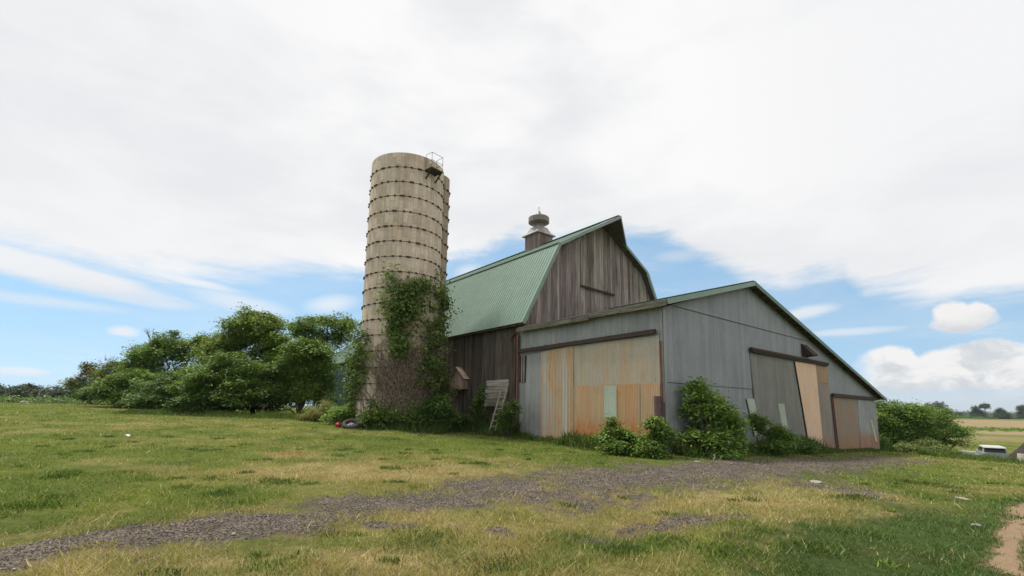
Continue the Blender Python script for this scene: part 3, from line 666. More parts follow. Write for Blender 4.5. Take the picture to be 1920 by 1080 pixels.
# cupola
cup, cb0, ca0 = None, 6.6, 14.3
m = MB(); s = .70; boards(m, 'a', cb0-s, ca0-s, ca0+s, 12.3, lambda u: 13.98, wmin=.12, wmax=.18); boards(m, 'b', ca0-s, cb0-s, cb0+s, 12.3, lambda u: 13.98, wmin=.12, wmax=.18)
m.box(cb0-s+.05,cb0+s,ca0-s+.05,ca0+s,12.3,13.97,.8)
cup = bb(m, 'cupola', 'wood_cup')
m = MB(); k = len(m.v)
for (w, z) in ((.88,13.93),(.88,13.98),(.62,14.22),(.46,14.55),(.44,14.62)):
    for (sx, sy) in ((-1,-1),(1,-1),(1,1),(-1,1)): m.v.append((cb0+sx*w, ca0+sy*w, z)); m.c.append(1.)
for i in range(4):
    for j in range(4): m.f.append((k+i*4+j, k+i*4+(j+1)%4, k+(i+1)*4+(j+1)%4, k+(i+1)*4+j))
m.f.append((k+3,k+2,k+1,k)); m.build('cupola_roof', MT['cuptin'], cup, BO)
m = MB(); m.lathe([(.42,14.5),(.42,14.92),(.45,14.96)], cb0, ca0, 20); m.build('cupola_neck', MT['tin'], cup, BO, True)
m = MB(); m.lathe([(.44,14.86),(.76,15.0),(.76,15.36),(.7,15.42),(.36,15.5),(.26,15.6),(.05,15.95),(.02,16.0)], cb0, ca0, 24); m.lathe([(.72,15.02),(.40,14.95)], cb0, ca0, 24); m.build('cupola_vent', MT['tin'], cup, BO)
m = MB(); m.tube([(cb0,ca0,15.95),(cb0,ca0,16.25)], .018, 6); m.lathe([(.001,16.12),(.06,16.18),(.001,16.25)], cb0, ca0, 8); m.build('finial', MT['tin'], cup, BO)
# ------------------------------------------------------------------ green building behind the silo
gs, GO = lroot('green_building', 3, 37, 1, 'dark green metal farm building with a pale green roof, half hidden behind the silo', 'farm building')
m = MB(); m.box(-.3,6.5,32,38.2,.2,5.6); m.build('wall', MT['darkgreen'], gs, GO)
m = MB(); k = len(m.v)
m.hexa([(-.3,37.7,5.6),(6.5,37.7,5.6),(6.5,38.2,5.6),(-.3,38.2,5.6),(3.0,37.7,8.4),(3.2,37.7,8.4),(3.2,38.2,8.4),(3.0,38.2,8.4)]); m.build('gable', MT['darkgreen'], gs, GO)
r_, _ = roofslope((-.7,5.35),(3.1,8.75),31.8,38.5,.23,.06); ro = r_.build('roof', MT['roofgreen'], gs, GO)
m = MB(); slab(m, (-.68,5.35),(3.1,8.73),31.8,38.48,-.02,.05); m.build('roof_deck', MT['wood_side'], ro, GO)
r_, _ = roofslope((6.9,5.35),(3.1,8.75),31.8,38.5,.23,.06); r_.build('roof', MT['roofgreen'], gs, GO)
# ------------------------------------------------------------------ silo
SC = np.array([-6.5, 27.0]); SR = 2.15; STOP = 15.85; SZ = t1(*SC)-.4
silo = empty('concrete_silo', (SC[0], SC[1], SZ), 'tall roofless concrete stave silo banded with rusty hoops, overgrown with vines', 'silo')
def silomat(k=1.):
    m, b, o = newmat('stave_concrete'); v = b.obj(); uv = b.n('ShaderNodeUVMap').outputs[0]; x, y, _ = b.sep(uv)
    br = b.n('ShaderNodeTexBrick'); br.offset = .5; b.set(br.inputs['Vector'], b.comb(y, x, 0)); br.inputs['Scale'].default_value = 1; br.inputs['Brick Width'].default_value = .86; br.inputs['Row Height'].default_value = .27
    br.inputs['Mortar Size'].default_value = .008; br.inputs['Mortar Smooth'].default_value = .4; br.inputs['Color1'].default_value = (.8,.8,.8,1); br.inputs['Color2'].default_value = (1.12,1.12,1.12,1); br.inputs['Mortar'].default_value = (.55,.53,.5,1)
    f = b.noise(v, 1.2, 5, .6); g = b.noise(v, 18, 4, .65); s = b.noise(b.mapr(v, (3.5,3.5,.16)), 1, 4, .6)
    c = b.mix(b.ss(f, .3, .7), (.62,.485,.375), (.74,.60,.485)); c = b.mix(1., c, br.outputs[0], 'MULTIPLY')
    c = b.mix(b.m('MULTIPLY', b.ss(s, .5, .72), .32), c, (.27,.205,.15)); c = b.mix(b.m('MULTIPLY', b.ss(s, .5, .3), .2), c, (.66,.55,.44))
    c = b.mix(1., c, b.ramp(g, [(.3,.82),(.7,1.12)]), 'MULTIPLY')
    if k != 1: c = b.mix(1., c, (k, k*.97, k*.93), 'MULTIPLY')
    finish(b, o, c, .95, 0, b.bump(b.m('ADD', br.outputs['Fac'], g), .4, .02), .1); return m
MT['silo'] = silomat()
def cyl(name, cx, cy, r0_, r1_, z0, z1, n, parent, open_top=True, th=.16, mat='silo'):
    V = []; UV = []; Fc = []; nz = 12
    for i in range(nz+1):
        t = i/nz; r = r0_+(r1_-r0_)*t; z = z0+(z1-z0)*t
        for j in range(n+1): a = 2*math.pi*j/n; V.append((cx+r*math.cos(a), cy+r*math.sin(a), z)); UV.append((a*r0_, z))
    m1 = n+1
    for i in range(nz):
        for j in range(n): Fc.append((i*m1+j, i*m1+j+1, (i+1)*m1+j+1, (i+1)*m1+j))
    k = len(V)
    for i, z in ((0, z1), (1, z0)):
        for j in range(n+1): a = 2*math.pi*j/n; V.append((cx+(r1_-th)*math.cos(a), cy+(r1_-th)*math.sin(a), z)); UV.append((a*r0_, z))
    for j in range(n): Fc.append((nz*m1+j, nz*m1+j+1, k+j+1, k+j)); Fc.append((k+j, k+j+1, k+m1+j+1, k+m1+j))
    me = bpy.data.meshes.new(name); me.from_pydata(V, [], Fc); u = me.uv_layers.new(name='UVMap')
    for l in me.loops: u.data[l.index].uv = UV[l.vertex_index]
    me.materials.append(MT[mat]); me.update(); o = bpy.data.objects.new(name, me); COL.objects.link(o); o.parent = parent; return o
def sr(z): return SR+.07*(1-z/15.)   # slight batter
HT = STOP-SZ
cyl('shaft', 0, 0, sr(0), sr(15), 0, HT, 72, silo)
CH = np.array([-4.95, 27.86])-SC; CHR = .86
MT['silo_chute_shade'] = silomat(.58)  # same stave concrete darkened, putting the chute's shade into its colour
cyl('chute', CH[0], CH[1], CHR, CHR, 0, zof(338, 838, 27.9)-SZ, 32, silo, th=.1, mat='silo_chute_shade')
hz_ = [14.98-.873*k-SZ for k in range(17)]
for i, z in enumerate(hz_):
    m = MB(); r = sr(z)+.012; n = 64
    ph = random.uniform(0, .3); sag = random.uniform(-.03, .03)
    m.tube([(r*math.cos(2*math.pi*j/n), r*math.sin(2*math.pi*j/n), z+sag*math.sin(2*math.pi*j/n+ph*9)) for j in range(n+1)], .014, 5, cap=False)
    for j in range(30):
        a = 2*math.pi*(j+ph+random.uniform(-.16, .16))/30; d = .11 if (j+i) % 5 else .24; h = .036
        ca, sa = math.cos(a), math.sin(a); zc = z+sag*math.sin(a+ph*9)
        p0 = np.array((r*ca, r*sa, zc)); tn = np.array((-sa, ca, 0))*d/2; ou = np.array((ca, sa, 0))
        q = []
        for up_ in (-h, h):
            for (tt, oo) in ((-1,-.02),(1,-.02),(1,.06),(-1,.06)): q.append(p0+tn*tt+ou*oo+np.array((0,0,up_)))
        m.hexa(q)
    m.build('hoop', MT['hoop'], silo)
    m = MB(); rr = CHR+.012; zz = z-.1
    m.tube([(CH[0]+rr*math.cos(2*math.pi*j/40), CH[1]+rr*math.sin(2*math.pi*j/40), zz) for j in range(41)], .016, 5, cap=False)
    for j in range(14):
        a = 2*math.pi*(j+ph)/14; ca, sa = math.cos(a), math.sin(a); p0 = np.array((CH[0]+rr*ca, CH[1]+rr*sa, zz)); tn = np.array((-sa, ca, 0))*.07; ou = np.array((ca, sa, 0)); q = []
        for up_ in (-.05, .05):
            for (tt, oo) in ((-1,-.02),(1,-.02),(1,.06),(-1,.06)): q.append(p0+tn*tt+ou*oo+np.array((0,0,up_)))
        m.hexa(q)
    if zz < zof(338, 838, 27.9)-SZ-.1: m.build('chute_hoop', MT['hoop'], silo)
# platform with railing near the top
fa = math.atan2(-SC[1], -SC[0])+math.radians(36)
ou = np.array((math.cos(fa), math.sin(fa), 0)); tn = np.array((-ou[1], ou[0], 0)); pz = HT-.85
def sp(o_, t_, z_): return ou*(SR+o_)+tn*t_+np.array((0,0,z_))
m = MB(); q = [sp(0,-.42,pz),sp(.58,-.42,pz),sp(.58,.42,pz),sp(0,.42,pz)]; m.hexa(q+[p+np.array((0,0,.07)) for p in q]); m.beam(sp(0,-.35,pz-.45),sp(.5,-.35,pz),.06,.08); m.beam(sp(0,.35,pz-.45),sp(.5,.35,pz),.06,.08)
pf = m.build('platform', MT['rail'], silo)
m = MB()
cs = [(.02,-.4),(.55,-.4),(.55,.4),(.02,.4)]
for o_, t_ in cs: m.tube([sp(o_,t_,pz),sp(o_,t_,pz+.95)], .012, 6)
for h in (.95,.5):
    for i in range(3): m.tube([sp(*cs[i],pz+h),sp(*cs[i+1],pz+h)], .012, 6)
m.build('railing', MT['rail'], pf)
def silo_hit(px, py, off=.0):
    d = ray(px, py); o2 = -SC; A = d[0]**2+d[1]**2; B = 2*(o2[0]*d[0]+o2[1]*d[1]); R_ = SR+.03+off; Cc = o2@o2-R_*R_; D = B*B-4*A*Cc
    if D < 0: t = -B/(2*A)
    else: t = (-B-math.sqrt(D))/(2*A)
    return EYEP+d*t
# ------------------------------------------------------------------ vines on the silo
def vine(name, label, blobs, n, pal, stems=0, spread=.4, lsize=.17, parent_group='vines on the silo'):
    """leaf clumps on the silo surface; blobs: (px, py, half-w px, half-h px, weight)"""
    c0 = np.array((SC[0], SC[1], SZ)); root = empty(name, tuple(c0+np.array((0, -SR-.3, .3))), label, 'vine', parent_group); o3 = np.array(root.location)
    P = []; K = []; O = []; tot = sum(b[4] for b in blobs); k = 0
    for (px, py, rx, ry, w) in blobs:
        m_ = max(3, int(n/55*w/tot))
        for i in range(m_):
            qx = px+rng.normal()*rx*.55; qy = py+rng.normal()*ry*.55
            c = silo_hit(qx, qy, abs(rng.normal())*spread); d = np.array((c[0]-SC[0], c[1]-SC[1], 0)); d /= np.linalg.norm(d)
            s = rng.uniform(.12, .3); q = rng.normal(size=(55, 3))*s; q += d*np.abs(rng.normal(size=(55, 1)))*.12; q[:, 2] -= .05
            P.append(c+q); K.append(np.full(55, k)); O.append(np.repeat(d[None], 55, 0)); k += 1
    P = np.concatenate(P); K = np.concatenate(K); O = np.concatenate(O)
    rr = np.hypot(P[:, 0]-SC[0], P[:, 1]-SC[1]); ok = (rr > SR+.02); P, K, O = P[ok], K[ok], O[ok]
    c = leafcol(K, *GRN[pal]); V, Fc, cc = leafset(P-o3, rng.uniform(.6, 1.3, len(P))*lsize, c, .3, .75, O, .5)
    npmesh('leaves', V, Fc, MT['leaf'], root, cc)
    mb = MB()
    for s in range(stems):
        b = blobs[rng.integers(len(blobs))]; px = b[0]+rng.normal()*b[2]*.7; py = min(785, b[1]+b[3]+40+rng.uniform(0, 60)); ps = []
        L_ = rng.integers(7, 18); dx = rng.normal()*1.5
        for i in range(L_):
            ps.append(silo_hit(px, py, rng.uniform(.03, .3))-o3); px += dx+rng.normal()*4.5; py -= rng.uniform(2, 13); dx += rng.normal()*.9
        mb.tube(ps, list(np.linspace(.03, .009, L_)), 4)
    if stems: mb.build('stems', MT['vinestem'], root)
    return root
vine('climbing_vine', 'thick green vine hanging over the front of the silo above a tangle of bare stems',
     [(768,548,40,20,2.3),(748,575,22,28,1.4),(775,580,40,26,1.3),(735,535,8,12,.3),(792,540,12,12,.6),(828,560,14,26,1.6),(742,620,20,30,1.7),(752,650,16,20,.6),(820,605,22,24,1.1),(805,640,22,24,.7),(812,690,24,44,1.7),(825,740,18,40,1.5),(700,770,22,16,.5),(770,775,30,14,.6),(735,516,4,12,.15)], 11000, 'vine', 0, .32, .15)
vine('climbing_vine', 'narrow leafy vine climbing the left edge of the silo', [(668,690,9,50,2),(674,640,9,28,1.1),(664,735,9,25,.9),(683,660,8,40,.8)], 3200, 'vine', 8, .28, .14)
vine('dead_vine', 'brown tangle of bare vine stems clinging to the lower silo', [(762,690,36,70,1),(745,740,32,40,1),(790,640,34,50,1),(750,610,32,40,1),(780,720,30,50,1)], 300, 'olive', 300, .2, .1)
# ------------------------------------------------------------------ thicket on the left
TG = 'trees and shrubs left of the silo'
shrub('leafy_tree', 475, 38, [(480,620,46,34),(452,632,34,30),(510,640,40,40),(478,596,26,18),(440,660,40,30),(520,675,36,40),(480,690,60,40),(505,605,24,22),(470,730,60,34),(530,720,30,34),(412,648,32,26),(400,672,40,26)], 'light', 'tallest round light green tree in the thicket left of the silo', 'tree', group=TG, fill=.8, nclump=567, nleaf=59, csig=0.306, lsize=0.204, trunk=.16, nl=14, single=True)
shrub('leafy_tree', 605, 50, [(600,622,44,32),(640,630,30,38),(575,632,28,26),(615,602,30,15),(560,614,16,16),(650,612,18,18),(600,660,50,40),(600,715,50,36),(560,735,40,26)], 'sumac', 'airy tree standing behind the thicket next to the silo', 'tree', group=TG, nclump=405, nleaf=45, csig=0.357, lsize=0.240, trunk=.17, nl=12, single=True)
shrub('leafy_tree', 320, 46, [(322,646,48,20),(280,660,36,22),(350,660,40,26),(300,680,60,34),(372,640,18,12),(262,680,28,26),(320,715,70,34),(388,655,24,24),(250,700,40,22)], 'sumac', 'dark spreading tree with dead branches sticking out of its top', 'tree', group=TG, nclump=405, nleaf=56, csig=0.340, lsize=0.228, trunk=.15, nl=12, dead=16, single=True)
shrub('sapling', 168, 56, [(166,692,12,12),(180,705,20,14),(150,720,22,16),(172,728,30,20)], 'olive', 'small sparse tree with reddish tips at the left end of the thicket', 'tree', group=TG, nclump=108, nleaf=45, csig=0.357, lsize=0.240, trunk=.09, single=True, tint=(.16, (.16,.07,.04)))
shrub('sapling', 218, 52, [(212,688,20,12),(228,692,20,14),(205,710,30,18),(232,715,30,24)], 'olive', 'reddish tipped sapling between the small sparse tree and the dead-branched tree', 'tree', group=TG, nclump=135, nleaf=45, csig=0.357, lsize=0.240, trunk=.09, single=True, dead=5, tint=(.14, (.15,.07,.04)))
shrub('sumac_shrub', 425, 34, [(430,684,50,22),(390,700,48,22),(470,700,40,24),(420,725,70,32),(360,730,50,28),(480,735,44,30),(430,752,70,20)], 'sumac', 'broad layered sumac in front of the tallest round tree', 'shrub', group=TG, nclump=567, nleaf=54, csig=0.289, lsize=0.192, asp=.42, trunk=.06, nl=24, zsq=.4)
shrub('sumac_shrub', 330, 35.5, [(335,720,46,22),(300,735,44,22),(350,745,50,24),(310,752,60,18),(360,765,50,12),(290,762,44,10)], 'dark', 'low dark sumac with leaves down to the lawn below the dead-branched tree', 'shrub', group=TG, nclump=351, nleaf=54, csig=0.272, lsize=0.192, asp=.42, trunk=.05, nl=18, zsq=.45)
shrub('sumac_shrub', 245, 41, [(262,714,44,20),(225,724,36,18),(250,738,54,18),(290,726,34,22),(200,738,34,14),(250,752,60,10)], 'sumac', 'sloping light topped sumac near the left end of the thicket', 'shrub', group=TG, nclump=378, nleaf=48, csig=0.289, lsize=0.204, asp=.42, trunk=.05, nl=18, zsq=.42)
shrub('sumac_shrub', 560, 35, [(575,672,40,32),(590,690,30,36),(545,700,40,30),(592,725,26,34),(560,738,34,22),(585,650,26,18),(530,740,28,24)], 'sumac', 'tall dark sumac beside the green building with a shaded hollow under it', 'shrub', group=TG, nclump=486, nleaf=56, csig=0.306, lsize=0.204, asp=.45, trunk=.07, nl=22, zsq=.5)
shrub('sumac_shrub', 395, 32.8, [(400,748,44,16),(360,756,40,14),(440,756,34,14),(385,764,50,10)], 'dark', 'knee high dark sumac at the very front edge of the thicket', 'shrub', group=TG, nclump=229, nleaf=54, csig=0.221, lsize=0.180, asp=.42, trunk=.03, nl=14, zsq=.5)
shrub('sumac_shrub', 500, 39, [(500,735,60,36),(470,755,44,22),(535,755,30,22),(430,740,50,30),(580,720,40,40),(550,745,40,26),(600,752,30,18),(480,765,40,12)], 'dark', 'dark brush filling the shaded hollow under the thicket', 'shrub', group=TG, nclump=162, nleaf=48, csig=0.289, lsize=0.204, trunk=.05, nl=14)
shrub('sumac_shrub', 175, 46, [(185,738,36,13),(160,742,26,10),(215,744,34,11)], 'dark', 'small low shrub at the far left tip of the thicket', 'shrub', group=TG, nclump=148, nleaf=45, csig=0.289, lsize=0.216, trunk=.04, nl=10, zsq=.5)
# bushes round the silo foot and along the walls
BG = 'bushes along the buildings'
shrub('weedy_bush', 592, 28.5, [(590,776,24,14),(610,768,16,14),(575,782,14,8)], 'yel', 'yellowish feathery weeds between the thicket and the silo', 'bush', group=BG, nclump=110, nleaf=34, csig=.17, lsize=.11, asp=.25, trunk=.02, nl=20, part='foliage')
shrub('leafy_bush', 650, 26.6, [(650,774,30,16),(672,768,20,16),(632,784,18,10),(690,776,20,14)], 'fresh', 'bright green bush at the left foot of the silo behind the old tyre', 'bush', group=BG, nclump=190, nleaf=34, csig=.2, lsize=.13, trunk=.025, nl=16, part='foliage')
shrub('leafy_bush', 735, 24.6, [(730,780,26,14),(760,785,30,10),(700,785,20,10)], 'sumac', 'dull green bush hiding the front foot of the silo', 'bush', group=BG, nclump=120, nleaf=30, csig=.2, lsize=.12, trunk=.03, nl=14, part='foliage')
shrub('leafy_bush', 815, 24.6, [(818,765,22,26),(800,785,26,12),(838,785,18,14)], 'dark', 'dark bush between the silo and the barn wall', 'bush', group=BG, nclump=150, nleaf=36, csig=.2, lsize=.13, trunk=.03, nl=14, part='foliage')
shrub('leafy_bush', 900, 25.4, [(904,745,9,26),(895,770,14,16),(870,785,18,10)], 'dark', 'narrow dark vine-like bush beside the pale boards on the barn wall', 'bush', group=BG, nclump=70, nleaf=34, csig=.17, lsize=.12, trunk=.02, nl=8, part='foliage')
shrub('leafy_bush', 955, 22.6, [(955,778,12,22),(948,795,14,12),(965,765,5,14)], 'dark', 'weedy bush behind the ladder at the barn corner', 'bush', group=BG, nclump=70, nleaf=34, csig=.16, lsize=.11, trunk=.02, nl=8, part='foliage')
shrub('leafy_bush', 1158, 17.2, [(1163,815,24,17),(1138,828,20,11),(1188,828,20,15),(1148,795,6,12),(1168,838,38,9)], 'sumac', 'rounded dark green bush in front of the rusty lower door sheets', 'bush', group=BG, nclump=230, nleaf=36, csig=.15, lsize=.095, trunk=.02, nl=18, part='foliage')
shrub('leafy_bush', 1235, 16.4, [(1230,800,15,16),(1243,820,18,18),(1222,838,22,12),(1225,850,28,8)], 'sumac', 'leafy bush growing against the corner post of the shed', 'bush', group=BG, nclump=210, nleaf=36, csig=.15, lsize=.1, trunk=.02, nl=18, part='foliage')
shrub('tall_shrub', 1325, 17.6, [(1304,728,10,19),(1306,742,14,12),(1338,756,28,24),(1352,792,30,28),(1312,776,22,20),(1325,822,40,24),(1362,822,22,24),(1294,838,16,22),(1330,850,44,11)], 'fresh', 'tall bright green shrub standing before the grey shed wall near its corner', 'bush', group=BG, nclump=460, nleaf=36, csig=.2, lsize=.17, asp=.38, trunk=.035, nl=28, part='foliage', tint=(.12, (.30,.36,.22)))
shrub('sumac_shrub', 1438, 20.4, [(1425,800,13,18),(1450,815,18,15),(1475,824,14,11),(1440,834,32,12),(1416,786,6,12)], 'sumac', 'sumac seedling clump with drooping fronds below the pale strips on the shed wall', 'bush', group=BG, nclump=230, nleaf=34, csig=.17, lsize=.13, asp=.32, trunk=.03, nl=16, part='foliage', zsq=.45, tint=(.03, (.25,.13,.05)))
shrub('leafy_bush', 1510, 22.5, [(1515,840,14,10),(1495,843,18,9)], 'dark', 'low dark bush at the foot of the tan door panel', 'bush', group=BG, nclump=60, nleaf=32, csig=.15, lsize=.11, trunk=.015, nl=8, part='foliage')
# right of the shed
RG_ = 'sumac shrubs right of the shed'
shrub('sumac_shrub', 1685, 42, [(1680,768,36,20),(1660,785,30,30),(1705,785,38,22),(1690,810,50,24),(1655,815,20,20),(1690,828,44,12)], 'sumac', 'largest sumac just right of the low end of the shed', 'shrub', group=RG_, nclump=546, nleaf=52, csig=.38, lsize=.19, asp=.42, trunk=.09, nl=20, zsq=.45)
shrub('sumac_shrub', 1752, 44, [(1745,790,34,20),(1770,800,30,16),(1790,812,26,10),(1755,812,36,18),(1745,828,40,11)], 'sumac', 'lower sumac with drooping outer branches leaning towards the field', 'shrub', group=RG_, nclump=429, nleaf=52, csig=.36, lsize=.19, asp=.42, trunk=.08, nl=18, zsq=.4)
shrub('brush_pile', 1725, 37.5, [(1722,840,34,7),(1750,838,22,10),(1695,843,18,6)], 'olive', 'low greyish brush heap in front of the sumacs', 'bush', group=RG_, nclump=143, nleaf=44, csig=.22, lsize=.14, trunk=.03, nl=16, part='foliage')
shrub('leafy_bush', 1655, 35.5, [(1655,832,10,12),(1664,838,12,8)], 'dark', 'small dark bush at the rusty end corner of the shed', 'bush', group=BG, nclump=50, nleaf=32, csig=.2, lsize=.13, trunk=.02, nl=8, part='foliage')
# far field trees on the right
FGp = 'lone trees across the far field'
def ftree(px, dep, bl, label, pal='far', **k):
    dep *= 2.7; k['csig'] = k.get('csig', .7)*2.
    k.setdefault('trunk', .5); return shrub('field_tree', px, dep, bl, pal, label, 'tree', group=FGp, nclump=k.pop('nclump', 130), nleaf=46, csig=k.pop('csig', .7), lsize=1.3, nl=8, single=True, sub=False, fill=.6, zsq=.8, **k)
ftree(1757, 190, [(1748,766,13,11),(1763,765,12,12),(1773,773,8,8),(1752,777,20,7),(1755,780,26,4)], 'widest dark tree clump on the field edge above the sumacs')
ftree(1797, 260, [(1797,778,5,4)], 'smallest rounded tree on the field edge', nclump=40)
ftree(1835, 240, [(1829,769,6,7),(1836,775,9,7),(1827,777,7,5),(1833,780,12,4)], 'dark rounded tree beside the slender lollipop tree')
ftree(1846, 235, [(1846.5,762,7,4.5)], 'slender tree with a small high crown on a bare trunk', nclump=50, trunk=.45, csig=.5)
ftree(1877, 230, [(1875,770,5,5),(1879,777,9,6),(1880,780,12,4)], 'dark tree with a pointed crown near the right of the field edge')
ftree(1918, 225, [(1918,767,8,6),(1921,776,10,7),(1921,780,12,4)], 'dark tree at the right border of the photo')
# distant woods
def woods(name, pts, h, n, pal, label, cat, csz=2.4, lsize=1.7):
    P = []; K = []
    pts = [np.array(p, float) for p in pts]; k = 0
    for i in range(n):
        s = rng.integers(len(pts)-1); t = rng.random(); p = pts[s]*(1-t)+pts[s+1]*t; hh = h*(.62+.6*vnoise(p[0]*.05, p[1]*.05, 5))
        c = np.array([p[0]+rng.normal()*6, p[1]+rng.normal()*6, 0]); c[2] = t1(c[0], c[1])+hh*rng.random()**.6
        q = rng.normal(size=(22, 3))*csz; q[:, 2] *= .6; P.append(c+q); K.append(np.full(22, k)); k += 1
    P = np.concatenate(P); K = np.concatenate(K); V, Fc, cc = leafset(P, rng.uniform(.6, 1.4, len(P))*lsize, leafcol(K, *GRN[pal], .3), .9, .7)
    return tag(npmesh(name, V, Fc, MT['leaf'], None, cc), label, cat, None, 'stuff')
def W(px, dep): q = at(px, dep); return q[:2]
def crownwood():
    P = []; K = []; k = 0
    for i in range(110):
        px = rng.uniform(-420, 215); dep = 195+rng.uniform(-18, 22); p = at(px, dep); h = 10.2*rng.uniform(.62, 1.05)*(1 if px < 150 else .75); R_ = rng.uniform(2.6, 4.6)
        for q in range(26):
            d = rng.normal(size=3); d /= np.linalg.norm(d); d[2] = abs(d[2])*1.1-.25; c = np.array((p[0], p[1], p[2]+h*.52))+d*np.array((R_, R_, h*.46))*rng.uniform(.7, 1.)
            P.append(c+rng.normal(size=(40, 3))*np.array((.8, .8, .45))); K.append(np.full(40, k)); k += 1
        w_ = 160; P.append(np.array((p[0], p[1], p[2]+h*.35))+rng.normal(size=(w_, 3))*np.array((R_*.5, R_*.5, h*.2))); K.append(np.full(w_, k)); k += 1
    P = np.concatenate(P); K = np.concatenate(K); V, Fc, cc = leafset(P, rng.uniform(.5, 1.2, len(P))*.85, leafcol(K, (.035,.06,.028), (.062,.092,.038), .25), .8, .7)
    tag(npmesh('far_wood', V, Fc, MT['leaf'], None, cc), 'dark wood of rounded crowns behind the lawn at the far left', 'woods', None, 'stuff')
crownwood()
woods('far_wood', [W(1600,1300), W(1750,1350), W(1850,1400), W(1950,1450), W(2300,1400)], 10, 1400, 'far', 'distant bluish wood along the horizon on the right', 'woods', 5, 4)
woods('field_hedge', [W(1640,600), W(1780,625), W(1900,630), W(2050,620), W(2300,600)], 2.4, 1400, 'dark', 'low hedge along the far edge of the tan field', 'hedge', 1., 1.)
woods('field_hedge', [W(1740,140), W(1830,142), W(1900,138), W(1990,132)], .5, 420, 'sumac', 'thin weedy strip crossing the tan field', 'hedge', .35, .3)
woods('field_hedge', [W(-60,75), W(40,74), W(110,72), W(150,66)], .7, 500, 'dark', 'low weeds along the crest of the lawn at the left', 'hedge', .4, .3)
# ------------------------------------------------------------------ tall grass and weeds against the walls (one mass)
def tallgrass():
    V = []; C = []
    def line(p, q, n, off, h0, h1, cs):
        p = np.array(p[:2]); q = np.array(q[:2]); d = q-p; nn = np.array([d[1], -d[0]])/np.linalg.norm(d)
        t = rng.random(n); o = np.abs(rng.normal(size=n))*off; b = p+d*t[:, None]+nn*o[:, None]
        h = rng.uniform(h0, h1, n)*np.clip(1.15-o/(off*3), .25, 1)*(.55+.9*vnoise(b[:, 0]*1.3, b[:, 1]*1.3, 9)); return b, h, cs
    runs = [line(Lw(-.05, 16.5), Lw(-.05, 8.3), 5200, .55, .4, 1.0, 0), line((-7.6, 25.3), (-3.2, 24.3), 3600, .5, .3, .8, 0), line((-4.6, 25.0), Lw(-.9, 12), 3200, .5, .3, .9, 0), line(Lw(-.2, 8.3), Lw(-.2, 4.6), 1200, .2, .1, .35, 1), line(Lw(-.3, 4.6), Lw(-.3, 0), 2600, .5, .2, .6, 0),
            line(Lw(0, -.2), Lw(13, -.2), 7000, .5, .2, .75, 0), line(Lw(13, -.2), Lw(26.5, -.2), 2600, .35, .08, .28, 0), line(Lw(26.6, 0), Lw(33, 3), 1800, .8, .2, .6, 0), line((-27, 33.6), (-11, 30.2), 5000, .7, .15, .45, 1), line((-12.5, 30), (-8, 26.6), 2600, .5, .3, .8, 1), line((27, 32), (41, 34.5), 6000, 1.2, .2, .6, 1), line((30, 34.5), (40, 36.5), 4500, 1.2, .2, .45, 1)]
    for b, h, cs in runs:
        n = len(b); z = terr(b[:, 0], b[:, 1]); B = np.stack([b[:, 0], b[:, 1], z-.03], 1); lean = rng.normal(size=(n, 3))*.33; lean[:, 2] = 1; T = B+lean*h[:, None]
        a = rng.uniform(0, 6.28, n); w = np.stack([np.cos(a), np.sin(a), 0*a], 1)*(rng.uniform(.008, .02, n))[:, None]; mid = B*.45+T*.55-lean*np.array([.1,.1,0])*h[:, None]
        V.append(np.stack([B-w, B+w, mid+w*1.2, mid-w*1.2], 1).reshape(-1, 3)); V.append(np.stack([mid-w*1.2, mid+w*1.2, T+w*.15, T-w*.15], 1).reshape(-1, 3))
        base = np.array((.07,.12,.025)) if cs == 0 else np.array((.10,.155,.03)); c = base*rng.uniform(.65, 1.5, (n, 1)); s = rng.random(n) < .1; c[s] = np.array((.25,.2,.09))
        C.append(np.repeat(c, 4, 0)); C.append(np.repeat(c, 4, 0))
        # broad weed leaves low down
        m_ = n//2; i = rng.integers(0, n, m_); p = B[i]+np.stack([rng.normal(size=m_)*.1, rng.normal(size=m_)*.1, h[i]*rng.uniform(.1, .8, m_)], 1)
        v, _, cc = leafset(p, rng.uniform(.05, .13, m_), base*rng.uniform(.6, 1.5, (m_, 1)), .6, .6); V.append(v); C.append(cc)
    V = np.concatenate(V); C = np.concatenate(C); o = npmesh('tall_grass', V, np.arange(len(V)).reshape(-1, 4), MT['blade'], None, C)
    tag(o, 'tall grass and weeds growing against the walls and the thicket', 'tall grass', None, 'stuff')
tallgrass()
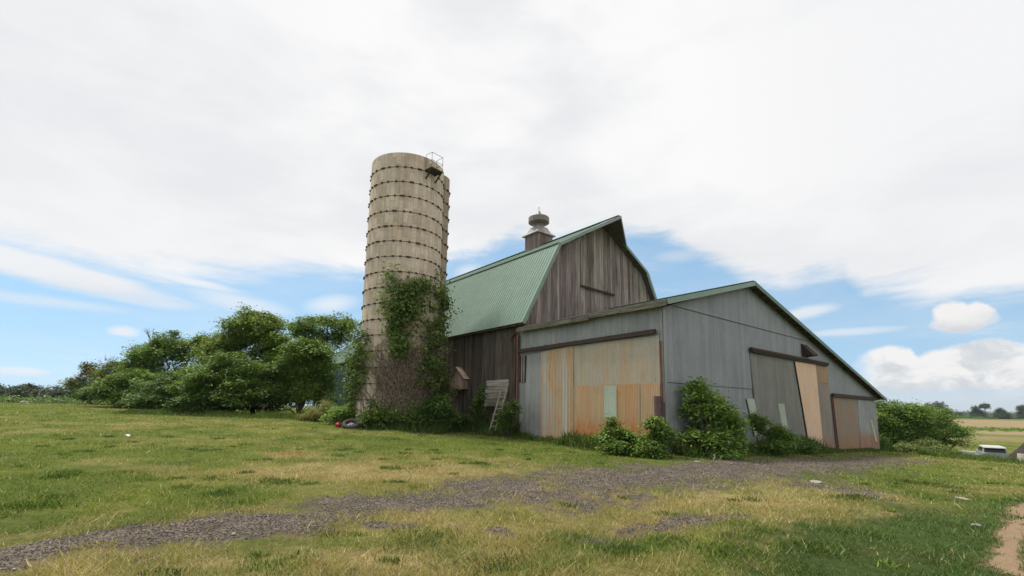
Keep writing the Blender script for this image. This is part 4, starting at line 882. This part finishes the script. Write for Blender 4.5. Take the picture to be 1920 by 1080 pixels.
def lawn():
    N = 620000
    u = rng.random(N); r = 3.2*(70/3.2)**(u**1.12); a = rng.uniform(-1.12, 1.12, N); x = r*np.sin(a); y = r*np.cos(a)
    L = np.stack([(x-C0[0])*CB[0]+(y-C0[1])*CB[1], (x-C0[0])*CA[0]+(y-C0[1])*CA[1]], 1)
    ok = ~((L[:, 0] > -.02) & (L[:, 0] < 26.5) & (L[:, 1] > -.02) & (L[:, 1] < 30)); ok &= (track_f(x, y) < .18+rng.random(N)**1.9*.6) & (dirt_f(x, y) < .27+rng.random(N)**3*.3)
    clump = fbm(x*1.7, y*1.7, 101, 3); bare = fbm(x*.9, y*.9, 107, 3); ok &= (rng.random(N) < np.clip((clump-.18)*2.6, .15, 1))
    x, y, r, clump = x[ok], y[ok], r[ok], clump[ok]; n = len(x); z = terr(x, y); B = np.stack([x, y, z-.01], 1)
    h = (.024+.085*np.clip(clump-.3, 0, 1)**1.1+rng.random(n)**3*.05)*rng.uniform(.6, 1.4, n)*np.interp(r, [3, 20, 70], [1., 1.1, 1.6])
    lean = rng.normal(size=(n, 3))*.75; lean[:, 2] = 1; T = B+lean*h[:, None]
    t = rng.uniform(0, 6.28, n); w = np.stack([np.cos(t), np.sin(t), 0*t], 1)*(np.interp(r, [3, 8, 20, 70], [.003, .005, .0095, .03])*rng.uniform(.7, 1.4, n))[:, None]
    c = gcol(x, y)*1.32; s = straw_f(x, y); lu_shade = lush_shade_f(x, y)
    sw = (rng.random(n) < (.10+.36*s)*(1-.85*lu_shade)); c[sw] = np.array((.46,.37,.18))*rng.uniform(.65, 1.15, (sw.sum(), 1))
    gs_ = (~sw) & (rng.random(n) < .25*(1-s)); c[gs_] = c[gs_]*np.array((.65,.85,.7)); c *= rng.uniform(.5, 1.5, (n, 1))
    V = np.stack([B-w, B+w, T], 1).reshape(-1, 3); o = npmesh('lawn_grass', V, np.arange(n*3).reshape(n, 3), MT['blade'], None, np.repeat(c, 3, 0))
    tag(o, 'rough half-dried lawn grass in green and straw tufts', 'grass', None, 'stuff')
lawn()
def weeds():
    """dark broad-leaved weed tufts scattered in the lawn"""
    P = []; K = []; k = 0
    spots = [gnd(p, q) for p, q in ((740,880),(1165,1028),(1185,1035),(1155,1038),(1030,1062),(800,1012),(790,1020),(520,905),(130,890),(110,895),(270,900),(410,930),(440,945),(1540,1030),(1380,1045),(1360,1040),(1250,1015),(930,1070),(1700,905),(1745,908),(1770,915),(1600,935),(1660,940),(520,1062),(900,870),(1310,985),(60,945),(75,950),(830,930),(1140,920))]
    for i in range(170):
        a = rng.uniform(-.95, .95); r = rng.uniform(4.5, 26); p = np.array((r*math.sin(a), r*math.cos(a), 0)); spots.append(p)
    for j, p in enumerate(spots):
        x, y = p[0], p[1]
        if track_f(np.array([x]), np.array([y]))[0] > -.05: continue
        big = j < 30; n = 300 if big else 80; s = (.2 if big else .1)*rng.uniform(.6, 1.3)
        q = rng.normal(size=(n, 3))*np.array((s, s*.8, 0)); q[:, 0] += x; q[:, 1] += y; q[:, 2] = terr(q[:, 0], q[:, 1])-.01
        P.append(q); K.append(np.full(n, k)); k += 1
    P = np.concatenate(P); K = np.concatenate(K); n = len(P); col = leafcol(K, (.085,.14,.028), (.14,.19,.04), .3)
    hh = rng.uniform(.03, .085, n); ln = rng.normal(size=(n, 3))*.55; ln[:, 2] = 1; T = P+ln*hh[:, None]; a = rng.uniform(0, 6.28, n)
    w = np.stack([np.cos(a), np.sin(a), 0*a], 1)*(rng.uniform(.003, .0065, n)*np.interp(np.hypot(P[:, 0], P[:, 1]), [4, 25], [1, 2.2]))[:, None]; md = P*.5+T*.5
    V = np.stack([P-w*.6, P+w*.6, md+w*1.3, T, md-w*1.3], 1).reshape(-1, 3); Fc = np.arange(n*5).reshape(n, 5); cc = np.repeat(col, 5, 0)
    tag(npmesh('lawn_weeds', V, Fc, MT['leaf'], None, cc), 'darker green weed tufts scattered through the lawn', 'weeds', None, 'stuff')
weeds()
def pebbles():
    N = 170000; u = rng.random(N); r = 4*(24/4)**u; a = rng.uniform(-1., .95, N); x = r*np.sin(a); y = r*np.cos(a); ok = track_f(x, y) > .2+rng.random(N)*.25; x, y, r = x[ok], y[ok], r[ok]; n = len(x)
    s = rng.uniform(.004, .013, n)*np.interp(r, [4, 24], [.8, 2.]); big = rng.random(n) < .03; s[big] *= 1.8; z = terr(x, y)+.01
    o8 = np.array([(1,0,0),(-1,0,0),(0,1,0),(0,-1,0),(0,0,.7),(0,0,-.7)], float); f8 = np.array([(0,2,4),(2,1,4),(1,3,4),(3,0,4),(2,0,5),(1,2,5),(3,1,5),(0,3,5)])
    th = rng.uniform(0, 6.28, n); V = o8[None]*s[:, None, None]*rng.uniform(.6, 1.4, (n, 6, 1)); ct, st = np.cos(th)[:, None], np.sin(th)[:, None]
    V = np.stack([V[:, :, 0]*ct-V[:, :, 1]*st+x[:, None], V[:, :, 0]*st+V[:, :, 1]*ct+y[:, None], V[:, :, 2]+z[:, None]], 2).reshape(-1, 3); Fc = (f8[None]+np.arange(n)[:, None, None]*6).reshape(-1, 3)
    g = rng.uniform(.06, .2, n); g[rng.random(n) < .07] = .42; c = g[:, None]*np.array((1., .86, .77))
    m, b, o = newmat('pebble'); finish(b, o, b.attr(), .9)
    tag(npmesh('gravel', V, Fc, m, None, np.repeat(c, 6, 0)), 'loose dark pebbles lying on the gravel track', 'gravel', None, 'stuff')
pebbles()
# ------------------------------------------------------------------ small things
def onb(px, py, bb_):
    d = ray(px, py); t = (CB@(C0+CB*bb_-EYEP))/(CB@d); return EYEP+d*t
def ladder():
    foot = gnd(921, 806); foot = np.array([foot[0], foot[1], foot[2]]); p1 = onb(921, 806, -1.0); p1[2] = t1(p1[0], p1[1])-.02; p2 = onb(946, 729, .12)
    root = empty('ladder', p1, 'weathered wooden ladder with a broken rail leaning on the barn wall', 'ladder'); o = np.array(p1); ax = p2-p1; sd = np.cross(ax, np.array((.55,.8,0))); sd = CA*1.-ax*(CA@ax)/(ax@ax); sd /= np.linalg.norm(sd); nn = np.cross(ax, sd)
    m = MB(); m.beam((0,0,0)+sd*.25, ax+sd*.25, .05, .075, nn); m.build('rail', MT['oldwood'], root)
    m = MB(); m.beam(ax*.42-sd*.25, ax-sd*.25+ax*.0, .05, .075, nn); m.beam(ax*.06-sd*.2, ax*.36-sd*.25, .045, .07, nn); m.build('rail', MT['oldwood'], root)
    for k in range(8):
        t = .07+k*.125; m = MB(); m.beam(ax*t+sd*.27, ax*t-sd*(.27 if k != 3 else .18)+ax*(.01 if k % 2 else -.008), .035, .05, nn); m.build('rung', MT['oldwood'], root)
MT['oldwood'] = plain('old_ladder_wood', (.42,.36,.275), .9)
ladder()
def tyre():
    p = at(661, 24.4); p[2] = t1(p[0], p[1])+.2
    root = empty('old_tyre', p, 'discarded tyre lying tilted in the grass at the silo foot', 'tyre'); root.rotation_euler = (math.radians(26), math.radians(-8), .5)
    R1, R2 = .36, .13; m = MB(); pr = []
    for i in range(13):
        t = 2*math.pi*i/12; pr.append((R1+R2*.8*math.cos(t), R2*math.sin(t)*(1 if abs(math.sin(t)) < .8 else .9)))
    m.lathe(pr, 0, 0, 28); o = m.build('tread', MT['rubber'], root, smooth=True)
    m = MB(); m.lathe([(.30,.08),(.285,.05),(.28,-.05),(.18,-.03),(.1,.0),(.1,.03),(.001,.03)], 0, 0, 24)
    for k in range(5): t = k*1.257; m.tube([(.14*math.cos(t),.14*math.sin(t),.0),(.14*math.cos(t),.14*math.sin(t),.05)], .015, 6)
    m.build('rim', MT['tin'], root)
tyre()
MT['red'] = plain('faded_red_paint', (.35,.03,.025), .5)
def can():
    p = at(636, 24.6); z = t1(p[0], p[1])-.13; root = empty('fuel_can', (p[0], p[1], z), 'small red metal can lying in the bush beside the tyre', 'can'); root.rotation_euler = (.25, .1, .4)
    m = MB(); m.lathe([(.001,0),(.15,0),(.16,.02),(.16,.30),(.14,.34),(.04,.38),(.04,.42),(.001,.42)], 0, 0, 16); m.build('body', MT['red'], root, smooth=False)
    m = MB(); m.tube([(.12,0,.33),(.1,0,.47),(-.1,0,.47),(-.12,0,.33)], .012, 6); m.build('handle', MT['rail'], root)
can()
def car():
    p = at(1855, 36.5); x, y = p[0], p[1]; z = t1(x, y)-.05
    root = empty('white_van', (x, y, z), 'old white van with dark rear window parked in tall grass by the field', 'van'); d = math.atan2(x, y); root.rotation_euler = (0, 0, -d+.12); root.scale = (.82, 1, 1.0)
    # local +y away from the viewer: the rear faces us
    m = MB(); sec = [(0,.35,.82,.92),(.05,.3,.86,.95),(3.9,.3,.86,.98),(4.3,.35,.80,.9)]; k = len(m.v)
    for (yy, z0, hw, z1) in sec:
        for q in ((-hw,z0),(-hw*1.03,.6),(-hw,z1),(hw,z1),(hw*1.03,.6),(hw,z0)): m.v.append((q[0],yy,q[1])); m.c.append(1.)
    for i in range(3):
        for j in range(6): m.f.append((k+i*6+j, k+i*6+(j+1)%6, k+(i+1)*6+(j+1)%6, k+(i+1)*6+j))
    m.f.append(tuple(k+j for j in range(6))[::-1]); m.f.append(tuple(k+18+j for j in range(6))); m.build('body', MT['vanpaint'], root)
    m = MB(); m.hexa([(-.82,.08,.93),(.82,.08,.93),(.82,3.2,.96),(-.82,3.2,.96),(-.70,.22,1.34),(.70,.22,1.34),(.70,2.5,1.36),(-.70,2.5,1.36)]); cb = m.build('cabin', MT['vanpaint'], root)
    m = MB(); m.hexa([(-.74,.075,.99),(.74,.075,.99),(.74,.12,.98),(-.74,.12,.98),(-.66,.185,1.28),(.66,.185,1.28),(.66,.22,1.27),(-.66,.22,1.27)]); m.build('rear_window', MT['glass'], cb)
    for s in (-1, 1):
        m = MB(); q = [(s*.785,.5,1.0),(s*.785,2.7,1.0),(s*.73,2.4,1.3),(s*.73,.55,1.3)]; m.hexa([(a+s*.0,b,c) for a,b,c in q]+[(a+s*.03,b,c) for a,b,c in q]); m.build('side_window', MT['glass'], cb)
    m = MB(); m.hexa([(-.76,-.05,1.33),(.76,-.05,1.33),(.74,2.5,1.36),(-.74,2.5,1.36),(-.7,.02,1.42),(.7,.02,1.42),(.66,2.4,1.43),(-.66,2.4,1.43)]); m.build('roof', MT['vanroof'], cb)
    for s in (-1, 1):
        for yy in (.75, 3.5):
            w = MB(); w.lathe([(.18,-.09),(.3,-.1),(.32,-.06),(.32,.06),(.3,.1),(.18,.09)], 0, 0, 18); w.v = [(c+s*.76, a+yy, b+.32) for a, b, c in w.v]; w.build('wheel', MT['rubber'], root)
    m = MB(); m.box(-.84,.84,-.1,-.01,.32,.46); m.build('bumper', MT['galv'], root)
MT['vanroof'] = plain('chalky_white_paint', (.5,.5,.49), .6, 0, .12); MT['vanpaint'] = plain('dull_white_paint', (.34,.36,.36), .5, 0, .1)
car()
def barrel():
    p = at(1905, 34); z = t1(p[0], p[1])-.1; root = empty('barrel', (p[0], p[1], z+.55), 'cream dented barrel standing in the grass beside the white van', 'barrel'); root.rotation_euler = (.06, .08, .5)
    m = MB(); m.lathe([(.001,-.45),(.28,-.45),(.3,-.43),(.3,-.16),(.315,-.15),(.3,-.14),(.3,.14),(.315,.15),(.3,.16),(.3,.43),(.28,.45),(.001,.43)], 0, 0, 20); m.build('drum', MT['cream'], root)
    m = MB(); m.lathe([(.05,.45),(.05,.47),(.001,.47)], .15, 0, 10); m.build('bung', MT['rail'], root)
MT['cream'] = plain('cream_paint', (.55,.50,.42), .6)
barrel()
def boardpile():
    p = at(1790, 36); z = t1(p[0], p[1])
    for i, (dx, dy, dz, L_, rz, lab) in enumerate(((0,0,.5,2.4,.1,'lower long white plank lying in the grass left of the van'),(.7,.15,.67,.9,.3,'short white plank lying on top of the long white plank'))):
        m = MB(); m.box(-L_/2, L_/2, -.16, .16, -.06, .06); m.box(-L_/2+.05,-L_/2+.15,-.15,.15,-.75,-.061); m.box(L_/2-.15,L_/2-.05,-.15,.15,-.75,-.061)
        o = m.build('plank', MT['white']); o.location = (p[0]+dx, p[1]+dy, z+dz); o.rotation_euler = (0, .03*i, rz-.75); tag(o, lab, 'plank', 'white planks in the grass')
boardpile()
def mound(name, px, dep, rx, ry, h, mat, label, cat):
    p = at(px, dep); n = 40; V = []; Fc = []
    for i in range(n+1):
        for j in range(n+1):
            u = i/n*2-1; v = j/n*2-1; r = math.hypot(u, v); x = p[0]+u*rx; y = p[1]+v*ry
            V.append((x, y, 0)); 
    V = np.array(V); u = (V[:, 0]-p[0])/rx; v = (V[:, 1]-p[1])/ry; r = np.hypot(u, v)
    V[:, 2] = terr(V[:, 0], V[:, 1])-.08+h*np.clip(1-r**1.3, 0, 1)*(.75+.5*fbm(V[:, 0]*1.2, V[:, 1]*1.2, 33, 4))
    I, J = np.meshgrid(np.arange(n), np.arange(n), indexing='ij'); q = (I*(n+1)+J).ravel(); Fc = np.stack([q, q+n+1, q+n+2, q+1], 1)
    return tag(npmesh(name, V, Fc, mat, None, None, True), label, cat)
mound('soil_heap', 1940, 37, 2.7, 2.4, 2.7, plain('dark_soil', (.055,.042,.038), .95, 0, .3, 4), 'dark heap of soil behind the cream barrel at the right edge', 'soil heap')
mound('rubble_heap', 1690, 38, .8, .5, .22, plain('dark_rubble', (.03,.028,.026), .95, 0, .4, 7), 'small black rubble pile in the grass by the brush heap', 'rubble')
mound('rubble_heap', 1577, 24.5, .7, .3, .14, plain('brown_rubble', (.07,.05,.045), .95, 0, .5, 9), 'small heap of broken rubble on the track before the tan door', 'rubble')
def post(px, dep, h, label, tilt=0., r=.06):
    p = at(px, dep); root = empty('fence_post', p, label, 'post', 'posts left of the thicket'); root.rotation_euler = (0, tilt, 0)
    m = MB(); m.tube([(0,0,-.2),(0,0,h*.5),(0.01,0,h)], [r*1.05, r, r*.85], 8); m.build('shaft', MT['deadwood'], root); m = MB(); m.lathe([(r*.95,h-.005),(r*.95,h+.03),(.001,h+.06)], 0.01, 0, 8); m.build('cap', MT['stone'], root)
post(69, 60, 1.5, 'pale leaning post standing on the lawn crest before the far wood', .08, .08)
post(153, 50, .8, 'short pale post at the left tip of the thicket', 0, .07)
def rock(px, py, sx, sy, sz, label, mat='stone', dep=None):
    p = at(px, dep) if dep else gnd(px, py); z = t1(p[0], p[1]); k = 10; V = []; Fc = []; m = MB()
    pr = [(.001,-.3)]+[(math.sin(t)*(1+.1*math.sin(5*t)), -math.cos(t)*.6+.3) for t in np.linspace(.6, 2.6, 6)]+[(.001,.85)]
    m.lathe(pr, 0, 0, 10); m.v = [(x*sx*(.8+.4*vnoise(x*3+px, y*3+zz, 3)), y*sy*(.8+.4*vnoise(x*2+px, y*2, 8)), zz*sz*(.7+.5*vnoise(x*2, y*2+px, 4))) for x, y, zz in m.v]
    o = m.build('stone', MT[mat]); o.location = (p[0], p[1], z+.01); o.rotation_euler = (0, 0, rng.uniform(0, 3)); return tag(o, label, 'stone', 'pale stones in the grass')
rock(1830, 988, .05, .07, .04, 'single pale stone on the lush grass with painted-in shade beside the dirt path')
rock(1806, 937, .16, .08, .03, 'flat pale stone on the boundary of the lush grass with painted-in shade')
rock(437, 1007, .028, .028, .03, 'small white stone on the gravel track')
rock(1008, 938, .03, .03, .03, 'small pale stone on the widest part of the gravel track')
rock(1307, 868, .10, .06, .05, 'pale rock at the foot of the tall bright shrub')
rock(46, 752, .5, .3, .4, 'pale boulder on the lawn crest next to the leaning post', dep=58)
rock(1530, 905, .24, .12, .03, 'flat pale slab at the head of the small gravel patch')
def paper():
    p = gnd(242, 821); m = MB(); n = 6
    for i in range(n):
        x0, x1 = -.16+.32*i/n, -.16+.32*(i+1)/n; z0, z1 = .03*math.sin(i*1.3), .03*math.sin((i+1)*1.3)
        m.hexa([(x0,-.09,z0),(x1,-.09,z1),(x1,.09,z1),(x0,.09,z0),(x0,-.09,z0+.006),(x1,-.09,z1+.006),(x1,.09,z1+.006),(x0,.09,z0+.006)])
    o = m.build('paper_scrap', MT['white']); o.location = (p[0], p[1], t1(p[0], p[1])+.08); tag(o, 'white scrap of paper on the lawn at the left', 'paper')
paper()
# ------------------------------------------------------------------ light and sky
SUN_AZ, SUN_EL = math.radians(-57), math.radians(65)
sd = Vector((math.sin(SUN_AZ)*math.cos(SUN_EL), math.cos(SUN_AZ)*math.cos(SUN_EL), math.sin(SUN_EL)))
sl = bpy.data.lights.new('sun', 'SUN'); sl.energy = 3.7; sl.angle = math.radians(9); sl.color = (1, .95, .87)
so = bpy.data.objects.new('sun', sl); COL.objects.link(so); so.rotation_euler = sd.to_track_quat('Z', 'Y').to_euler()
w = bpy.data.worlds.new('World'); scene.world = w; w.use_nodes = True; nt = w.node_tree; nt.nodes.clear(); b = NB(nt)
out = b.n('ShaderNodeOutputWorld'); sky = b.n('ShaderNodeTexSky', sky_type='NISHITA'); sky.sun_disc = False; sky.sun_elevation = SUN_EL; sky.sun_rotation = SUN_AZ
sky.air_density = 1.; sky.dust_density = .6; sky.ozone_density = 1.5
bg1 = b.n('ShaderNodeBackground')
D = b.n('ShaderNodeTexCoord').outputs['Generated']; dx, dy, dz = b.sep(D)
b.set(sky.inputs[0], b.comb(b.m('ADD', b.m('MULTIPLY', dx, .4), .06), b.m('ADD', b.m('MULTIPLY', dy, .4), .5), b.m('ADD', b.m('MULTIPLY', b.m('MAXIMUM', dz, 0.), .6), .2)))
b.set(bg1.inputs[0], b.mix(1., sky.outputs[0], (1.36,1.47,1.30), 'MULTIPLY')); bg1.inputs[1].default_value = .13
az = b.m('ARCTAN2', dx, dy); el = b.m('ARCSINE', dz)
zz = b.m('ADD', b.m('MAXIMUM', dz, 0.), .10)
pv = b.comb(b.m('DIVIDE', dx, zz), b.m('DIVIDE', dy, zz), 0)            # cloud sheet seen in perspective
av = b.comb(az, el, 0)
# lower boundary of the high cloud sheet as a function of azimuth
bp = [(0,452),(150,476),(300,500),(440,524),(530,510),(610,508),(700,512),(850,482),(960,455),(1100,440),(1180,440),(1250,456),(1310,486),(1400,516),(1470,528),(1530,514),(1580,512),(1620,545),(1750,550),(1920,552)]
st = []
for x, y in bp: A, E_ = azel(x, y); st.append(((A+1.2)/2.4, E_/.6))
edge = b.m('MULTIPLY', b.ramp(b.m('DIVIDE', b.m('ADD', az, 1.2), 2.4), [(p, v) for p, v in st]), .6)
n1 = b.noise(b.mapr(av, (3.2, 9, 1), (0, 0, 0), (0, 0, .12)), 1., 6, .6, .4); n2 = b.noise(b.mapr(av, (6, 40, 1), (3, 1, 0), (0, 0, .10)), 1., 5, .6, .3); n3 = b.noise(b.mapr(av, (1.5, 3.2, 1), (7, 2, 0), (0, 0, -.35)), 1, 4, .5)
e1 = b.m('SUBTRACT', el, edge); e1 = b.m('ADD', e1, b.m('MULTIPLY', b.m('SUBTRACT', n1, .5), .13)); e1 = b.m('ADD', e1, b.m('MULTIPLY', b.m('SUBTRACT', n2, .5), .05))
c1 = b.ss(e1, -.028, .03)
# thin streaks under the sheet
below = b.m('SUBTRACT', edge, el); win = b.m('MULTIPLY', b.ss(below, .0, .05), b.ss(el, .0, .03))
c2 = b.m('MULTIPLY', b.m('MULTIPLY', b.ss(b.m('ADD', b.m('MULTIPLY', n2, .7), b.m('MULTIPLY', n1, .3)), .50, .68), win), .3)
# streak tongue on the left and wisps
def ell(px, py, rx, ry, soft=.5, warp=.35, rot=0., nz=None):
    A, E_ = azel(px, py); RX = (azel(px+rx, py)[0]-azel(px-rx, py)[0])/2; RY = (azel(px, py-ry)[1]-azel(px, py+ry)[1])/2; u = b.m('DIVIDE', b.m('SUBTRACT', az, A), RX); v = b.m('DIVIDE', b.m('SUBTRACT', el, E_), RY)
    if rot: u, v = b.m('ADD', u, b.m('MULTIPLY', v, rot*ry/rx)), b.m('SUBTRACT', v, b.m('MULTIPLY', u, rot*rx/ry))
    d = b.m('SQRT', b.m('ADD', b.m('MULTIPLY', u, u), b.m('MULTIPLY', v, v))); d = b.m('ADD', d, b.m('MULTIPLY', b.m('SUBTRACT', nz or n1, .5), warp*2)); return b.ss(d, 1+soft, 1-soft)
nb = b.noise(b.mapr(av, (26, 30, 1)), 1, 6, .58); nb2 = b.noise(b.mapr(av, (11, 13, 1), (3, 5, 0)), 1, 5, .55)
def mx(*a):
    r = a[0]
    for q in a[1:]: r = b.m('MAXIMUM', r, q)
    return r
st_ = mx(b.m('MULTIPLY', ell(90, 505, 270, 27, .5, .5, -.10, n2), .95), b.m('MULTIPLY', ell(330, 520, 120, 9, .7, .6, -.10, n2), .8), b.m('MULTIPLY', ell(250, 545, 120, 7, .7, .6, -.08, n2), .6), b.m('MULTIPLY', ell(60, 562, 200, 10, .8, .6, 0, n2), .5),
         b.m('MULTIPLY', ell(440, 565, 90, 16, .8, .6, -.1, n2), .55), b.m('MULTIPLY', ell(620, 570, 40, 14, .8, .6, .2, n1), .6), b.m('MULTIPLY', ell(230, 622, 24, 9, .75, .9, 0, nb), .8), b.m('MULTIPLY', ell(40, 697, 55, 9, .7, .5, 0, nb2), .7),
         b.m('MULTIPLY', ell(1510, 586, 55, 11, .7, .6, .1, n2), .75), b.m('MULTIPLY', ell(1590, 622, 90, 7, .7, .6, 0, n2), .55), b.m('MULTIPLY', ell(880, 510, 26, 14, .8, .5, .2, n1), .55), b.m('MULTIPLY', ell(1270, 480, 40, 10, .9, .5, 0, n1), .4))
cu1 = mx(ell(1785, 590, 40, 24, .22, .55, 0, nb), ell(1832, 588, 30, 22, .22, .55, 0, nb), ell(1800, 606, 60, 18, .28, .5, 0, nb), b.m('MULTIPLY', ell(1850, 598, 26, 14, .4, .3, 0, nb2), .7))
A0, E0 = azel(1600, 690); A1, E1 = azel(1700, 654); A2, E2 = azel(1920, 640)
bq = [(1560,720),(1580,690),(1605,668),(1640,655),(1665,649),(1705,650),(1722,668),(1745,656),(1800,646),(1870,640),(1925,640)]
bst = [((azel(x, y)[0]-.4)/.6, azel(x, y)[1]/.3) for x, y in bq]
bank_top = b.m('MULTIPLY', b.ramp(b.m('DIVIDE', b.m('SUBTRACT', az, .4), .6), bst), .3)
bank_top = b.m('ADD', bank_top, b.m('MULTIPLY', b.m('SUBTRACT', nb2, .5), .03)); bank_top = b.m('ADD', bank_top, b.m('MULTIPLY', b.m('SUBTRACT', nb, .5), .022))
cu2 = b.m('MULTIPLY', b.ss(b.m('SUBTRACT', bank_top, el), -.004, .010), b.ss(b.m('ADD', az, b.m('MULTIPLY', b.m('SUBTRACT', nb2, .5), .12)), A0-.02, A0+.05)); cu2 = b.m('MULTIPLY', cu2, b.ss(el, .005, .05))
hor = b.m('MULTIPLY', b.ss(el, .11, .0), b.m('ADD', .38, b.m('MULTIPLY', b.ss(az, .3, .8), .5)))
veil = b.m('MULTIPLY', b.ss(n1, .3, .8), .25)
cov = mx(veil, c1, c2, st_, b.m('MULTIPLY', cu1, .98), b.m('MULTIPLY', cu2, .96), hor)
# cloud radiance
sh = b.ss(b.m('ADD', b.m('MULTIPLY', n3, .65), b.m('MULTIPLY', n1, .35)), .36, .58)
ccol = b.mix(sh, (.815,.83,.855), (.975,.97,.97))
lowd = b.ss(b.m('SUBTRACT', el, edge), .0, .30); ccol = b.mix(b.m('MULTIPLY', b.ss(b.m('ABSOLUTE', az), .3, .75), .35), ccol, (.80,.82,.85))
cucol = b.mix(b.ss(nb2, .38, .6), (.70,.72,.75), (.90,.88,.86))
cucol = b.mix(b.ss(b.m('ADD', el, b.m('MULTIPLY', b.m('SUBTRACT', nb, .5), .05)), azel(1803,625)[1], azel(1803,580)[1]), (.66,.68,.72), (.92,.90,.88))
dep_ = b.m('SUBTRACT', bank_top, el); bil = b.noise(b.mapr(av, (16, 24, 1), (9, 2, 0)), 1, 6, .62, .5)
cucol2 = b.mix(b.ss(b.m('ADD', bil, b.m('MULTIPLY', dep_, -2.2)), .28, .52), (.66,.69,.72), (.93,.915,.90))
cucol2 = b.mix(b.ss(dep_, .05, .12), cucol2, (.62,.665,.70))
ccol = b.mix(cu1, ccol, cucol); ccol = b.mix(b.m('MULTIPLY', cu2, b.m('SUBTRACT', 1, c1)), ccol, cucol2)
ccol = b.mix(b.m('MULTIPLY', b.ss(el, .05, .0), .8), ccol, (.52,.60,.645))
bg2 = b.n('ShaderNodeBackground'); b.set(bg2.inputs[0], ccol); bg2.inputs[1].default_value = 1.
ms = b.n('ShaderNodeMixShader'); b.set(ms.inputs[0], cov); nt.links.new(bg1.outputs[0], ms.inputs[1]); nt.links.new(bg2.outputs[0], ms.inputs[2]); nt.links.new(ms.outputs[0], out.inputs[0])
vs = scene.view_settings; vs.view_transform = 'Standard'; vs.look = 'None'; vs.exposure = 0; vs.gamma = 1; vs.use_curve_mapping = False
scene.render.engine = 'CYCLES'; scene.cycles.max_bounces = 6; scene.cycles.use_denoising = True

hz_mesh = MB(); hz_mesh.box(-1700, 1700, -1700, 1700, -6, 30); hm = bpy.data.materials.new('air_haze'); hm.use_nodes = True; hn = hm.node_tree; hn.nodes.clear(); hb = NB(hn)
ho = hb.n('ShaderNodeOutputMaterial'); pvn = hb.n('ShaderNodeVolumePrincipled'); pvn.inputs['Color'].default_value = (.82,.87,.92,1); pvn.inputs['Density'].default_value = .0001; pvn.inputs['Anisotropy'].default_value = .3
hn.links.new(pvn.outputs[0], ho.inputs['Volume']); hobj = hz_mesh.build('haze', hm); tag(hobj, 'thin summer haze over the fields', 'haze', None, 'stuff')
